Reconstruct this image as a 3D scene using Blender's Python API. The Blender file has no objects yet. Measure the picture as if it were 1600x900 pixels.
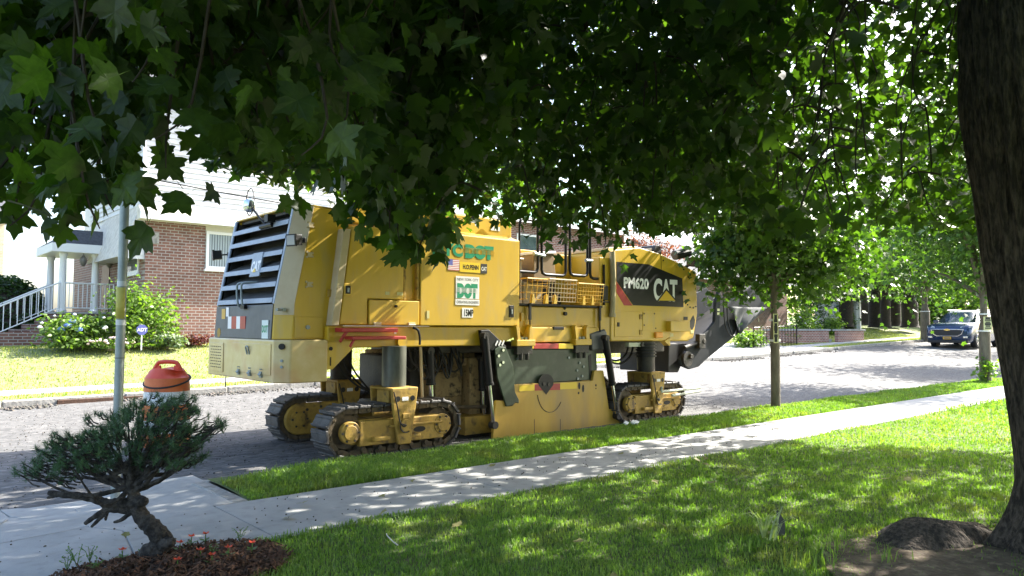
import bpy, bmesh, math, random
import numpy as np
from mathutils import Vector, Matrix
random.seed(7)
rng = np.random.default_rng(7)
scene = bpy.context.scene
col = scene.collection
R = math.radians

# ------------------------------------------------------------------ camera
CAM_H = 1.5
FPX = 1166.0                                   # focal length in pixels of a 1600 wide frame
def _v(x, y): return Vector(((x-800)/FPX, (450-y)/FPX, -1.0))
_X = _v(2130, 517).normalized()                # direction of the street
_Y = _v(-225, 505); _Y = (_Y - _X*_X.dot(_Y)).normalized()
_Z = _X.cross(_Y)
CAMROT = Matrix((_X, _Y, _Z))                  # camera axes -> world axes
cam_d = bpy.data.cameras.new('camera')
cam = bpy.data.objects.new('camera', cam_d); col.objects.link(cam)
cam.matrix_world = Matrix.Translation((0, 0, CAM_H)) @ CAMROT.to_4x4()
cam_d.sensor_width = 36.0
cam_d.lens = 36.0*FPX/1600.0
cam_d.clip_start = 0.05
cam_d.clip_end = 2000
scene.camera = cam
# ------------------------------------------------------------------ sky, sun, exposure
SUN_EL, SUN_AZ = R(38), R(-9)                  # direction towards the sun: mostly +X, a little -Y
world = bpy.data.worlds.new('World'); scene.world = world; world.use_nodes = True
wn = world.node_tree.nodes; wl = world.node_tree.links
sky = wn.new('ShaderNodeTexSky'); sky.sky_type = 'NISHITA'; sky.sun_disc = False
sky.sun_elevation = SUN_EL; sky.sun_rotation = math.pi/2 - SUN_AZ
sky.air_density = 1.0; sky.dust_density = 3.0; sky.ozone_density = 1.0
wl.new(sky.outputs[0], wn['Background'].inputs[0]); wn['Background'].inputs[1].default_value = 0.15
sun_d = bpy.data.lights.new('sun', 'SUN'); sun_d.energy = 5.0; sun_d.angle = R(0.55); sun_d.color = (1.0, 0.95, 0.86)
sun = bpy.data.objects.new('sun', sun_d); col.objects.link(sun)
_sd = Vector((math.cos(SUN_EL)*math.cos(SUN_AZ), math.cos(SUN_EL)*math.sin(SUN_AZ), math.sin(SUN_EL)))
sun.rotation_euler = _sd.to_track_quat('Z', 'Y').to_euler()
sun.location = (20, -10, 30)
scene.view_settings.view_transform = 'Standard'
scene.view_settings.look = 'None'
scene.view_settings.gamma = 1.0
scene.view_settings.use_curve_mapping = False
scene.view_settings.exposure = 2.05
scene.render.engine = 'CYCLES'
try:
    scene.cycles.max_bounces = 8; scene.cycles.transparent_max_bounces = 8
except Exception: pass

# ------------------------------------------------------------------ survey helpers (measured from the photograph)
def ray(x, y): return CAMROT @ _v(x, y)
def onY(x, y, Y):                              # the point at distance Y across the street
    d = ray(x, y); t = Y/d.y; return Vector((d.x*t, Y, CAM_H+d.z*t))
def onX(x, y, X):
    d = ray(x, y); t = X/d.x; return Vector((X, d.y*t, CAM_H+d.z*t))
def onZ(x, y, z):
    d = ray(x, y); t = (z-CAM_H)/d.z; return Vector((d.x*t, d.y*t, z))
def atD(x, y, D):                              # the point at depth D
    return Vector((0, 0, CAM_H)) + ray(x, y)*D
def XZ(x, y, Y): p = onY(x, y, Y); return (p.x, p.z)

# ------------------------------------------------------------------ terrain
def ss(a, b, x): t = np.clip((np.asarray(x, float)-a)/(b-a), 0, 1); return t*t*(3-2*t)
def zfar(X): return np.interp(X, [-20, 0, 8, 25, 40, 80], [-.05, -.03, .10, .28, .42, .7])
def rise(X): return np.maximum(0, np.asarray(X, float)-26)*.018
KN, KF = 7.0, 16.0                             # near and far kerb lines
ROAD0 = -.06
def Hroad(X, Y): return ROAD0 + (zfar(X)-ROAD0)*np.clip((np.asarray(Y)-7.4)/8.6, 0, 1.2) + rise(X)
def Hfar(X, Y):
    return zfar(X)+rise(X)+.12 + ss(18.4, 22, Y)*np.interp(X, [0, 18, 26], [.75, .75, .5])
def Hnear(X, Y): return .10 + rise(X)
def H(X, Y):
    X = np.asarray(X, float); Y = np.asarray(Y, float)
    return np.where(Y < KN, Hnear(X, Y), np.where(Y <= KF, Hroad(X, Y), Hfar(X, Y)))
def gp(x, y):                                  # ground point seen at a pixel
    d = ray(x, y); ts = np.linspace(1, 150, 12000)
    zz = CAM_H+d.z*ts - H(d.x*ts, d.y*ts)
    i = int(np.argmax(zz <= 0)); t = ts[i]
    return Vector((d.x*t, d.y*t, float(H(d.x*t, d.y*t))))

# ------------------------------------------------------------------ object helpers
def tag(o, label=None, cat=None, group=None, kind=None):
    if label: o['label'] = label
    if cat: o['category'] = cat
    if group: o['group'] = group
    if kind: o['kind'] = kind
    return o
def empty(name, loc, rz=0.0):
    o = bpy.data.objects.new(name, None); col.objects.link(o)
    o.location = loc; o.rotation_euler = (0, 0, rz); o.empty_display_size = .2
    return o
def origin_of(p):
    v = Vector((0, 0, 0))
    while p is not None:
        v += p.location; p = p.parent
    return v
def copy_tree(o, parent=None):
    c = o.copy(); col.objects.link(c); c.parent = parent
    for ch in [k for k in o.children]: copy_tree(ch, c)
    return c

class MB:
    """collects shapes in world coordinates; build() links them as one mesh object"""
    def __init__(s): s.v = []; s.f = []; s.m = []; s.mi = 0
    def add(s, vs, fs):
        b = len(s.v); s.v += [tuple(v) for v in vs]
        s.f += [tuple(b+i for i in f) for f in fs]; s.m += [s.mi]*len(fs); return s
    def box(s, x0, x1, y0, y1, z0, z1):
        return s.add([(x0,y0,z0),(x1,y0,z0),(x1,y1,z0),(x0,y1,z0),(x0,y0,z1),(x1,y0,z1),(x1,y1,z1),(x0,y1,z1)],
                     [(0,3,2,1),(4,5,6,7),(0,1,5,4),(1,2,6,5),(2,3,7,6),(3,0,4,7)])
    def obox(s, c, ax, ay, az):                 # oriented box: centre + half axes
        c, ax, ay, az = map(Vector, (c, ax, ay, az)); vs = []
        for k in (-1, 1):
            for a, b in ((-1,-1),(1,-1),(1,1),(-1,1)): vs.append(c+ax*a+ay*b+az*k)
        return s.add(vs, [(0,3,2,1),(4,5,6,7),(0,1,5,4),(1,2,6,5),(2,3,7,6),(3,0,4,7)])
    def prism(s, pts, y0, y1, ax='Y'):          # polygon (a,b) extruded along an axis
        n = len(pts)
        A = sum(pts[i][0]*pts[(i+1)%n][1]-pts[(i+1)%n][0]*pts[i][1] for i in range(n))
        if A < 0: pts = pts[::-1]
        if ax == 'Y': vs = [(a,y0,b) for a,b in pts]+[(a,y1,b) for a,b in pts]; flip = False
        elif ax == 'Z': vs = [(a,b,y0) for a,b in pts]+[(a,b,y1) for a,b in pts]; flip = True
        else: vs = [(y0,a,b) for a,b in pts]+[(y1,a,b) for a,b in pts]; flip = True
        fs = [tuple(range(n)), tuple(range(2*n-1, n-1, -1))]
        for i in range(n): j = (i+1) % n; fs.append((i, i+n, j+n, j))
        if flip: fs = [f[::-1] for f in fs]
        return s.add(vs, fs)
    def loft(s, rings, caps=True, closed=True):
        n = len(rings[0]); b = len(s.v); vs = [p for r_ in rings for p in r_]; fs = []
        for k in range(len(rings)-1):
            for i in range(n if closed else n-1):
                j = (i+1) % n; fs.append((k*n+i, k*n+j, (k+1)*n+j, (k+1)*n+i))
        if caps: fs.append(tuple(range(n-1, -1, -1))); fs.append(tuple((len(rings)-1)*n+i for i in range(n)))
        return s.add(vs, fs)
    def tube(s, path, r, seg=8, caps=True):
        path = [Vector(p) for p in path]; n = len(path)
        rs = r if isinstance(r, (list, tuple)) else [r]*n
        rings = []; u = None
        for i, p in enumerate(path):
            t = (path[min(i+1, n-1)]-path[max(i-1, 0)]).normalized()
            if u is None:
                u = t.orthogonal().normalized()
            else:
                u = (u-t*u.dot(t)); u = u.normalized() if u.length > 1e-6 else t.orthogonal().normalized()
            w = t.cross(u)
            rings.append([p+(u*math.cos(2*math.pi*k/seg)+w*math.sin(2*math.pi*k/seg))*rs[i] for k in range(seg)])
        return s.loft(rings, caps)
    def cyl(s, p0, p1, r, seg=16, r1=None): return s.tube([p0, p1], [r, r if r1 is None else r1], seg)
    def lathe(s, c, prof, seg=24):              # profile (r, z) about the vertical through c
        rings = [[(c[0]+r_*math.cos(2*math.pi*k/seg), c[1]+r_*math.sin(2*math.pi*k/seg), c[2]+z) for k in range(seg)] for r_, z in prof]
        return s.loft(rings, True)
    def quad(s, a, b, c, d): return s.add([a, b, c, d], [(0, 1, 2, 3)])
    def build(s, name, mat, parent=None, bevel=0, smooth=False, seg=2, ang=35):
        off = origin_of(parent)
        me = bpy.data.meshes.new(name)
        me.from_pydata([(v[0]-off.x, v[1]-off.y, v[2]-off.z) for v in s.v], [], s.f)
        mats = mat if isinstance(mat, (list, tuple)) else [mat]
        for m_ in mats: me.materials.append(m_)
        if len(mats) > 1: me.polygons.foreach_set('material_index', s.m)
        me.update()
        if smooth:
            me.shade_smooth(); me.set_sharp_from_angle(angle=R(ang))
        o = bpy.data.objects.new(name, me); col.objects.link(o); o.parent = parent
        if bevel:
            b = o.modifiers.new('bevel', 'BEVEL'); b.width = bevel; b.segments = seg; b.limit_method = 'ANGLE'; b.angle_limit = R(30)
            b.harden_normals = False
        return o
def np_mesh(name, V, F, mat, parent=None, smooth=False, attr=None):
    """V (n,3), F (m,k) numpy -> one mesh object"""
    me = bpy.data.meshes.new(name); k = F.shape[1]; off = origin_of(parent)
    V = V - np.array(off)
    me.vertices.add(len(V)); me.vertices.foreach_set('co', np.ascontiguousarray(V, dtype=np.float32).ravel())
    me.loops.add(F.size); me.loops.foreach_set('vertex_index', np.ascontiguousarray(F, dtype=np.int32).ravel())
    me.polygons.add(len(F)); me.polygons.foreach_set('loop_start', np.arange(0, F.size, k, dtype=np.int32))
    if attr is not None:
        a = me.attributes.new('tint', 'FLOAT', 'POINT'); a.data.foreach_set('value', np.ascontiguousarray(attr, dtype=np.float32))
    me.update(calc_edges=True)
    if smooth: me.shade_smooth()
    me.materials.append(mat)
    o = bpy.data.objects.new(name, me); col.objects.link(o); o.parent = parent
    return o
def smooth_path(pts, n=6):                      # Catmull-Rom
    P = [Vector(p) for p in pts]; out = []
    for i in range(len(P)-1):
        a, b, c, d = P[max(i-1,0)], P[i], P[i+1], P[min(i+2,len(P)-1)]
        for k in range(n):
            t = k/n
            out.append(.5*((2*b)+(c-a)*t+(2*a-5*b+4*c-d)*t*t+(3*b-a-3*c+d)*t**3))
    out.append(P[-1]); return out

# ------------------------------------------------------------------ materials
def srgb(r, g, b): return tuple((c/255/12.92) if c/255 <= .04045 else ((c/255+.055)/1.055)**2.4 for c in (r, g, b))
MATS = {}
def mat(name, c1, c2=None, scale=4.0, rough=.6, bump=0.0, bscale=None, metal=0.0, detail=5, stretch=None, coat=0.0,
        spec=.5, trans=0.0, lo=.35, hi=.65, c3=None, scale3=40.0, amt3=.5, attr=False, dirt=None):
    if name in MATS: return MATS[name]
    m = bpy.data.materials.new(name); m.use_nodes = True; MATS[name] = m
    nt = m.node_tree; N = nt.nodes; L = nt.links; p = N['Principled BSDF']
    p.inputs['Roughness'].default_value = rough; p.inputs['Metallic'].default_value = metal
    p.inputs['Specular IOR Level'].default_value = spec
    if coat: p.inputs['Coat Weight'].default_value = coat; p.inputs['Coat Roughness'].default_value = .15
    tc = N.new('ShaderNodeTexCoord'); mp = N.new('ShaderNodeMapping'); L.new(tc.outputs['Object'], mp.inputs[0])
    if stretch: mp.inputs['Scale'].default_value = stretch
    cout = None
    if c2 is None: p.inputs['Base Color'].default_value = (*c1, 1)
    else:
        nz = N.new('ShaderNodeTexNoise'); nz.inputs['Scale'].default_value = scale; nz.inputs['Detail'].default_value = detail
        nz.inputs['Roughness'].default_value = .65
        L.new(mp.outputs[0], nz.inputs['Vector'])
        cr = N.new('ShaderNodeValToRGB'); cr.color_ramp.elements[0].position = lo; cr.color_ramp.elements[1].position = hi
        cr.color_ramp.elements[0].color = (*c1, 1); cr.color_ramp.elements[1].color = (*c2, 1)
        L.new(nz.outputs['Fac'], cr.inputs[0]); cout = cr.outputs[0]
        if c3 is not None:
            n3 = N.new('ShaderNodeTexNoise'); n3.inputs['Scale'].default_value = scale3; n3.inputs['Detail'].default_value = 3
            L.new(mp.outputs[0], n3.inputs['Vector'])
            r3 = N.new('ShaderNodeValToRGB'); r3.color_ramp.elements[0].position = .52; r3.color_ramp.elements[1].position = .70
            r3.color_ramp.elements[1].color = (amt3, amt3, amt3, 1)
            L.new(n3.outputs['Fac'], r3.inputs[0])
            mx = N.new('ShaderNodeMix'); mx.data_type = 'RGBA'
            L.new(r3.outputs[0], mx.inputs[0]); L.new(cout, mx.inputs[6]); mx.inputs[7].default_value = (*c3, 1); cout = mx.outputs[2]
        if attr:
            at = N.new('ShaderNodeAttribute'); at.attribute_name = 'tint'
            hs = N.new('ShaderNodeMix'); hs.data_type = 'RGBA'; hs.blend_type = 'MULTIPLY'; hs.inputs[0].default_value = 1.0
            rr = N.new('ShaderNodeValToRGB'); rr.color_ramp.elements[0].color = (.55, .6, .5, 1); rr.color_ramp.elements[1].color = (1.35, 1.2, 1.1, 1)
            L.new(at.outputs['Fac'], rr.inputs[0]); L.new(cout, hs.inputs[6]); L.new(rr.outputs[0], hs.inputs[7]); cout = hs.outputs[2]
        L.new(cout, p.inputs['Base Color'])
    if bump:
        nb = N.new('ShaderNodeTexNoise'); nb.inputs['Scale'].default_value = bscale or scale*6; nb.inputs['Detail'].default_value = 6
        L.new(mp.outputs[0], nb.inputs['Vector'])
        bp = N.new('ShaderNodeBump'); bp.inputs['Strength'].default_value = bump; bp.inputs['Distance'].default_value = .02
        L.new(nb.outputs['Fac'], bp.inputs['Height']); L.new(bp.outputs[0], p.inputs['Normal'])
    if trans:
        out = N['Material Output']; tr = N.new('ShaderNodeBsdfTranslucent'); ms = N.new('ShaderNodeMixShader')
        ms.inputs[0].default_value = trans
        tcol = N.new('ShaderNodeMix'); tcol.data_type = 'RGBA'; tcol.blend_type = 'MULTIPLY'; tcol.inputs[0].default_value = 1
        tcol.inputs[7].default_value = (2.3, 2.9, .5, 1)
        if cout: L.new(cout, tcol.inputs[6])
        else: tcol.inputs[6].default_value = (*c1, 1)
        L.new(tcol.outputs[2], tr.inputs[0]); L.new(p.outputs[0], ms.inputs[1]); L.new(tr.outputs[0], ms.inputs[2]); L.new(ms.outputs[0], out.inputs[0])
    return m
def brick_mat(name, c1, c2, mortar, bw=.21, bh=.078, ax='X', ms=.012, bump=.6):
    m = bpy.data.materials.new(name); m.use_nodes = True; MATS[name] = m
    N = m.node_tree.nodes; L = m.node_tree.links; p = N['Principled BSDF']; p.inputs['Roughness'].default_value = .85
    tc = N.new('ShaderNodeTexCoord'); sx = N.new('ShaderNodeSeparateXYZ'); cx = N.new('ShaderNodeCombineXYZ')
    L.new(tc.outputs['Object'], sx.inputs[0]); L.new(sx.outputs[0 if ax == 'X' else 1], cx.inputs[0]); L.new(sx.outputs[2], cx.inputs[1])
    bt = N.new('ShaderNodeTexBrick'); L.new(cx.outputs[0], bt.inputs['Vector'])
    bt.inputs['Color1'].default_value = (*c1, 1); bt.inputs['Color2'].default_value = (*c2, 1); bt.inputs['Mortar'].default_value = (*mortar, 1)
    bt.inputs['Scale'].default_value = 1.0; bt.inputs['Brick Width'].default_value = bw; bt.inputs['Row Height'].default_value = bh
    bt.inputs['Mortar Size'].default_value = ms; bt.inputs['Mortar Smooth'].default_value = .2; bt.inputs['Bias'].default_value = 0
    nz = N.new('ShaderNodeTexNoise'); nz.inputs['Scale'].default_value = 3; L.new(tc.outputs['Object'], nz.inputs[0])
    mx = N.new('ShaderNodeMix'); mx.data_type = 'RGBA'; mx.blend_type = 'OVERLAY'; mx.inputs[0].default_value = .35
    L.new(bt.outputs[0], mx.inputs[6]); L.new(nz.outputs['Fac'], mx.inputs[7]); L.new(mx.outputs[2], p.inputs['Base Color'])
    bp = N.new('ShaderNodeBump'); bp.inputs['Strength'].default_value = bump; bp.inputs['Distance'].default_value = .01; bp.invert = True
    L.new(bt.outputs['Fac'], bp.inputs['Height']); L.new(bp.outputs[0], p.inputs['Normal'])
    return m

YEL   = mat('cat_yellow', (.54, .335, .014), (.63, .405, .026), scale=2.2, rough=.42, coat=.2, c3=(.42, .31, .13), scale3=7.0, amt3=.4, bump=.03, bscale=50, stretch=(1, 1, .28), lo=.3, hi=.7)
YELD  = mat('dirty_yellow', (.30, .185, .035), (.52, .33, .05), scale=4, rough=.65, c3=(.06, .042, .025), scale3=8, amt3=.9, bump=.15, bscale=40)
MUDY  = mat('mud_splashed_yellow', (.25, .17, .075), (.40, .29, .13), scale=2, rough=.8, c3=(.05, .035, .02), scale3=14, amt3=.95, bump=.3, bscale=30)
BEIGE = mat('beige_paint', (.50, .40, .24), (.58, .47, .29), scale=2, rough=.45, c3=(.4, .22, .08), scale3=5, amt3=.2)
CREAM = mat('worn_bumper_sky_sheen', (.52, .38, .13), (.66, .54, .30), scale=1.6, rough=.35, coat=.3, c3=(.5, .22, .08), scale3=2.6, amt3=.5)  # cream tone paints the sheen of the sky into the bumper yellow
GREY  = mat('grey_steel_paint', (.075, .08, .085), (.11, .115, .12), scale=4, rough=.5)
BARG  = mat('grille_bar_sky_grey', (.24, .29, .36), (.30, .35, .42), scale=5, rough=.4)  # blue-grey carries the reflected sky in the colour of the bars
DARK  = mat('black_rubber', (.012, .012, .012), (.022, .021, .02), scale=6, rough=.6)
BLACK = mat('black_paint', (.007, .007, .008), (.012, .012, .013), scale=3, rough=.45, spec=.3)
OIL   = mat('greasy_black_steel', (.014, .013, .012), (.05, .042, .03), scale=5, rough=.55, bump=.3, bscale=30)
SHOE  = mat('worn_track_steel', (.045, .042, .04), (.10, .095, .09), scale=7, rough=.55, bump=.3, bscale=35)
LINK  = mat('dusty_track_link', (.05, .04, .025), (.14, .10, .05), scale=9, rough=.8, bump=.3)
CHROME= mat('chrome', (.75, .75, .76), rough=.12, metal=1.0)
STEEL = mat('galvanised_steel', (.22, .26, .26), (.30, .34, .34), scale=9, rough=.45, metal=.35)
GREEN = mat('dark_green_plate', (.016, .034, .014), (.030, .055, .026), scale=2.5, rough=.42, c3=(.12, .13, .10), scale3=6, amt3=.3)
RED   = mat('red_paint', (.36, .018, .018), (.44, .03, .026), scale=4, rough=.4)
WHITE = mat('white_paint', (.74, .74, .72), (.80, .80, .78), scale=3, rough=.5)
VINYL = mat('white_vinyl_print', (.80, .80, .79), rough=.4)
GRN   = mat('green_print', (.0, .26, .12), rough=.4)
ORNG  = mat('orange_panel', (.80, .33, .01), (.85, .40, .02), scale=2, rough=.4)
# ------------------------------------------------------------------ the setting
ASPH = mat('milled_asphalt', (.062, .061, .060), (.13, .128, .125), scale=9, rough=.9, bump=1.0, bscale=22, stretch=(.35, 1.6, 1), c3=(.28, .27, .26), scale3=26, amt3=.7, lo=.3, hi=.7)
SOIL = mat('lawn_soil', (.07, .11, .025), (.11, .15, .045), scale=6, rough=.95, bump=.4, c3=(.09, .06, .03), scale3=2.5, amt3=.5)
LAWNF= mat('distant_lawn', (.17, .21, .07), (.26, .28, .12), scale=1.2, rough=.9, bump=.8, bscale=60, c3=(.24, .22, .10), scale3=30, amt3=.5)  # lightened like the far blades, overexposure included in the colour
CONC = mat('pale_concrete', (.30, .30, .285), (.39, .385, .37), scale=1.7, rough=.85, bump=.12, bscale=90, c3=(.20, .20, .19), scale3=11, amt3=.35)
CONC2= mat('old_concrete_kerb', (.26, .25, .23), (.36, .35, .32), scale=5, rough=.9, bump=.5, bscale=25, c3=(.09, .085, .08), scale3=9, amt3=.6)
def sheet(name, xs, ys, fz, m, dz=0.0, noise=0.0):
    X, Y = np.meshgrid(xs, ys); Z = fz(X, Y)+dz
    if noise: Z = Z + rng.normal(0, noise, Z.shape)
    V = np.stack([X, Y, Z], -1).reshape(-1, 3); nx, ny = len(xs), len(ys)
    i = np.arange(nx-1)[None, :]+nx*np.arange(ny-1)[:, None]
    F = np.stack([i, i+1, i+nx+1, i+nx], -1).reshape(-1, 4)
    o = np_mesh(name, V, F, m, smooth=True); tag(o, kind='structure'); return o
xs_far = np.concatenate([np.linspace(-60, -6, 19), np.linspace(-5, 60, 131), np.linspace(62, 300, 40)])
def Hground(X, Y):
    z = np.where(Y < KN, Hnear(X, Y)-.22, np.where(Y <= KF+.16, np.minimum(Hroad(X, Y), Hfar(X, Y))-.12, Hfar(X, Y)-.006))
    return z
sheet('ground', xs_far, np.concatenate([np.linspace(-60, 6.9, 30), np.linspace(7.1, 16.1, 14), [16.2], np.linspace(16.3, 24, 30), np.linspace(25, 300, 40)]), Hground, LAWNF)
ROWS = np.concatenate([[6.8], np.arange(7.0, KF+.15, .075)]); GROOVE = rng.normal(0, .0055, len(ROWS)); GROOVE[:2] = 0
sheet('road', np.concatenate([np.linspace(-60, -2.2, 20), np.arange(-2, 40, .12), np.linspace(40.5, 300, 60)]), (lambda ys: ys)(ROWS), lambda X, Y: Hroad(X, Y)+np.interp(Y, ROWS, GROOVE), ASPH, noise=.003)
# near lawn soil
sheet('lawn', np.concatenate([np.linspace(-30, 0, 10), np.arange(.5, 26, .25), np.linspace(27, 200, 40)]), np.concatenate([np.linspace(-30, -1, 10), np.arange(-.5, 4.7, .25), [4.77]]), lambda X, Y: Hnear(X, Y)-.012+.015*np.sin(X*1.7)*np.sin(Y*2.1), SOIL)
VE = 2.42                                       # where the verge ends at the crossing ramp
sheet('verge', np.concatenate([np.arange(VE, 26, .25), np.linspace(26.5, 200, 40)]), np.array([5.93, 6.2, 6.5, 6.9]), lambda X, Y: Hnear(X, Y)-.012+.03*ss(5.86, 6.4, Y), SOIL)
# near kerb stones
kerb = empty('kerb', (8, KN, 0)); tag(kerb, kind='structure')
x = VE
while x < 60:
    L_ = 2.4; b = MB(); z0, z1 = float(Hnear(x, 0)), float(Hnear(x+L_, 0))
    b.add([(x+.008,6.88,ROAD0-.1),(x+L_-.008,6.88,ROAD0-.1),(x+L_-.008,7.03,ROAD0-.1),(x+.008,7.03,ROAD0-.1),(x+.008,6.88,z0),(x+L_-.008,6.88,z1),(x+L_-.008,7.02,z1-.01),(x+.008,7.02,z0-.01)],
          [(0,3,2,1),(4,5,6,7),(0,1,5,4),(1,2,6,5),(2,3,7,6),(3,0,4,7)])
    b.build('kerb_stone', CONC2, kerb, bevel=.012); x += L_
b = MB(); b.box(VE-.13,VE-.006,5.95,6.9,-.1,.105); b.build('kerb_stone', CONC2, kerb, bevel=.012)
# far kerb
fk = empty('far_kerb', (8, KF, 0)); tag(fk, kind='structure')
x = -12
while x < 70:
    L_ = 2.0; b = MB(); a0, a1 = float(Hfar(x, 16)), float(Hfar(x+L_, 16)); w = random.uniform(-.02, .02)
    b.add([(x+.01,KF+w,a0-.4),(x+L_-.01,KF+w,a1-.4),(x+L_-.01,KF+.17,a1-.4),(x+.01,KF+.17,a0-.4),(x+.01,KF+w,a0),(x+L_-.01,KF+w,a1),(x+L_-.01,KF+.17,a1+.004),(x+.01,KF+.17,a0+.004)],
          [(0,3,2,1),(4,5,6,7),(0,1,5,4),(1,2,6,5),(2,3,7,6),(3,0,4,7)])
    b.build('kerb_stone', CONC2, fk, bevel=.02); x += L_
# pavement slabs
pav = empty('pavement', (5, 5.4, .1)); tag(pav, kind='structure')
def slab(pts, z, th=.1, m=CONC, sh=.006):
    c = (sum(p[0] for p in pts)/len(pts), sum(p[1] for p in pts)/len(pts)); q = []
    for p in pts:
        d = Vector((c[0]-p[0], c[1]-p[1])).normalized()*sh; q.append((p[0]+d.x, p[1]+d.y))
    b = MB(); n = len(q)
    A = sum(q[i][0]*q[(i+1)%n][1]-q[(i+1)%n][0]*q[i][1] for i in range(n))
    if A < 0: q = q[::-1]
    zt = [z(*p) if callable(z) else z for p in q]
    b.add([(p[0],p[1],min(zt)-th) for p in q]+[(p[0],p[1],t) for p, t in zip(q, zt)],
          [tuple(range(n-1,-1,-1)), tuple(range(n,2*n))]+[(i,(i+1)%n,(i+1)%n+n,i+n) for i in range(n)])
    return b.build('slab', m, pav, bevel=.006)
SI, SO = 4.78, 5.93
xj = [2.14+2.12*k for k in range(28)]
for a, c in zip(xj[:-1], xj[1:]):
    slab([(a,SI),(c,SI),(c,SO),(a,SO)], lambda X, Y: float(Hnear(X, Y))+random.uniform(-.003,.003))
# corner apron and ramp
q = lambda x, y: tuple(onZ(x, y, .1))[:2]
ctr = q(137, 823)
zr = lambda X, Y: .1 - .10*float(ss(6.1, 7.2, Y))*(1-float(ss(1.5, 2.3, X)))
slab([(2.14,SI),(2.14,SO),(2.42,SO+.02),(2.42,6.9),(1.75,7.12),q(117,779),ctr,(1.42,5.62),(1.3,SI)], zr)
slab([ctr,q(117,779),(1.05,7.30),(.93,7.33),q(16,790)], zr)
slab([ctr,q(16,790),(.93,7.33),(.3,7.42),(-1.2,7.45),(-1.2,6.2),q(0,849)], zr)
slab([ctr,q(0,849),(-1.2,6.2),(-1.2,SI),(1.3,SI),(1.42,5.62)], .1)
slab([(-1.22,SI),(-4,SI),(-4,7.5),(-1.22,7.45)], .1)
# mortar bed under the corner slabs
sheet('corner_bed', np.linspace(-6, 2.43, 40), np.concatenate([[4.77], np.linspace(4.85, 7.3, 30), [7.42]]), lambda X, Y: np.where(Y > 7.35, ROAD0-.05, .1-.10*ss(6.1, 7.2, Y)*(1-ss(1.5, 2.3, X))-.011), CONC)
# tactile domes on the ramp
td = MB()
o0 = Vector((*q(10, 800), 0)); du = Vector((-.062, .018, 0)); dv = Vector((-.018, -.062, 0))
for i in range(14):
    for j in range(10):
        p = o0+du*i+dv*j; z = zr(p.x, p.y)
        td.tube([(p.x,p.y,z-.002),(p.x,p.y,z+.003),(p.x,p.y,z+.006)], [.013,.012,.007], 6)
o = td.build('tactile_dome_field', CONC, pav); tag(o, kind='stuff')
# far pavement slabs
fp = empty('far_pavement', (5, 17.8, .2)); tag(fp, kind='structure')
_pav = pav; pav = fp
x = -6.0
while x < 46:
    slab([(x,17.15),(x+1.9,17.15),(x+1.9,18.35),(x,18.35)], lambda X, Y: float(Hfar(X, Y))+.012); x += 1.9
# driveway on the far side
slab([(23.5,16.2),(33.5,16.2),(33.5,17.12),(23.5,17.12)], lambda X, Y: float(Hfar(X, Y))+.012)
slab([(25.0,18.38),(33.5,18.38),(33.5,19.9),(25.0,19.9)], lambda X, Y: float(Hfar(X, Y))+.012)
pav = _pav
# ------------------------------------------------------------------ road milling machine
YS = 8.0                                        # plane of its near side
YF = 10.35
mm = empty('milling_machine', (7.5, 9.15, ROAD0))
tag(mm, 'huge yellow tracked road milling machine parked at the kerb', 'milling machine')
def S(x, y, Y=YS): return XZ(x, y, Y)
def polyS(pts, Y=YS): return [XZ(x, y, Y) for x, y in pts]
SMALL = {'bolt', 'chain', 'vent_slots', 'slot_hole', 'yoke_hole', 'weld_seam', 'bracket_stripe', 'rail_clamp', 'nut', 'step_hinge', 'sensor_bar', 'canopy_roll', 'ram_eye'}
def part(b, name, m, parent=mm, bevel=.008, **k):
    o = b.build(name, m, parent, bevel=bevel, **k)
    if name in SMALL: o['kind'] = 'stuff'
    return o
def bolts(b, pts, Y, r=.014, d=.012):
    for x, z in pts: b.tube([(x, Y+.002, z), (x, Y-d, z)], r, 6)
def text_mesh(s, size, m, name, parent, place, offset=0.0, sx=1.0, depth=.001, align='LEFT', space=1.0):
    """flat lettering; place(u, v) -> world point, u along the writing, v up"""
    cu = bpy.data.curves.new('t', 'FONT'); cu.body = s; cu.size = size; cu.offset = offset; cu.align_x = align; cu.space_character = space
    cu.resolution_u = 4
    ob = bpy.data.objects.new('t', cu); col.objects.link(ob)
    dg = bpy.context.evaluated_depsgraph_get(); me0 = ob.evaluated_get(dg).to_mesh()
    vs = [tuple(v.co) for v in me0.vertices]; fs = [tuple(p.vertices) for p in me0.polygons]
    ob.evaluated_get(dg).to_mesh_clear(); bpy.data.objects.remove(ob); bpy.data.curves.remove(cu)
    b = MB(); b.add([place(v[0]*sx, v[1]) for v in vs], fs)
    return b.build(name, m, parent)
def side_text(s, x, z, size, m, Y, offset=0, sx=1.0, parent=mm, name='lettering', width=None, space=1.0):
    o = text_mesh(s, size, m, name, parent, lambda u, v: (x+u, Y, z+v), offset, sx, space=space)
    if width:
        w = max(v.co.x for v in o.data.vertices)-min(v.co.x for v in o.data.vertices); mn = min(v.co.x for v in o.data.vertices)
        for v in o.data.vertices: v.co.x = mn+(v.co.x-mn)*width/w
    return o

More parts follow.
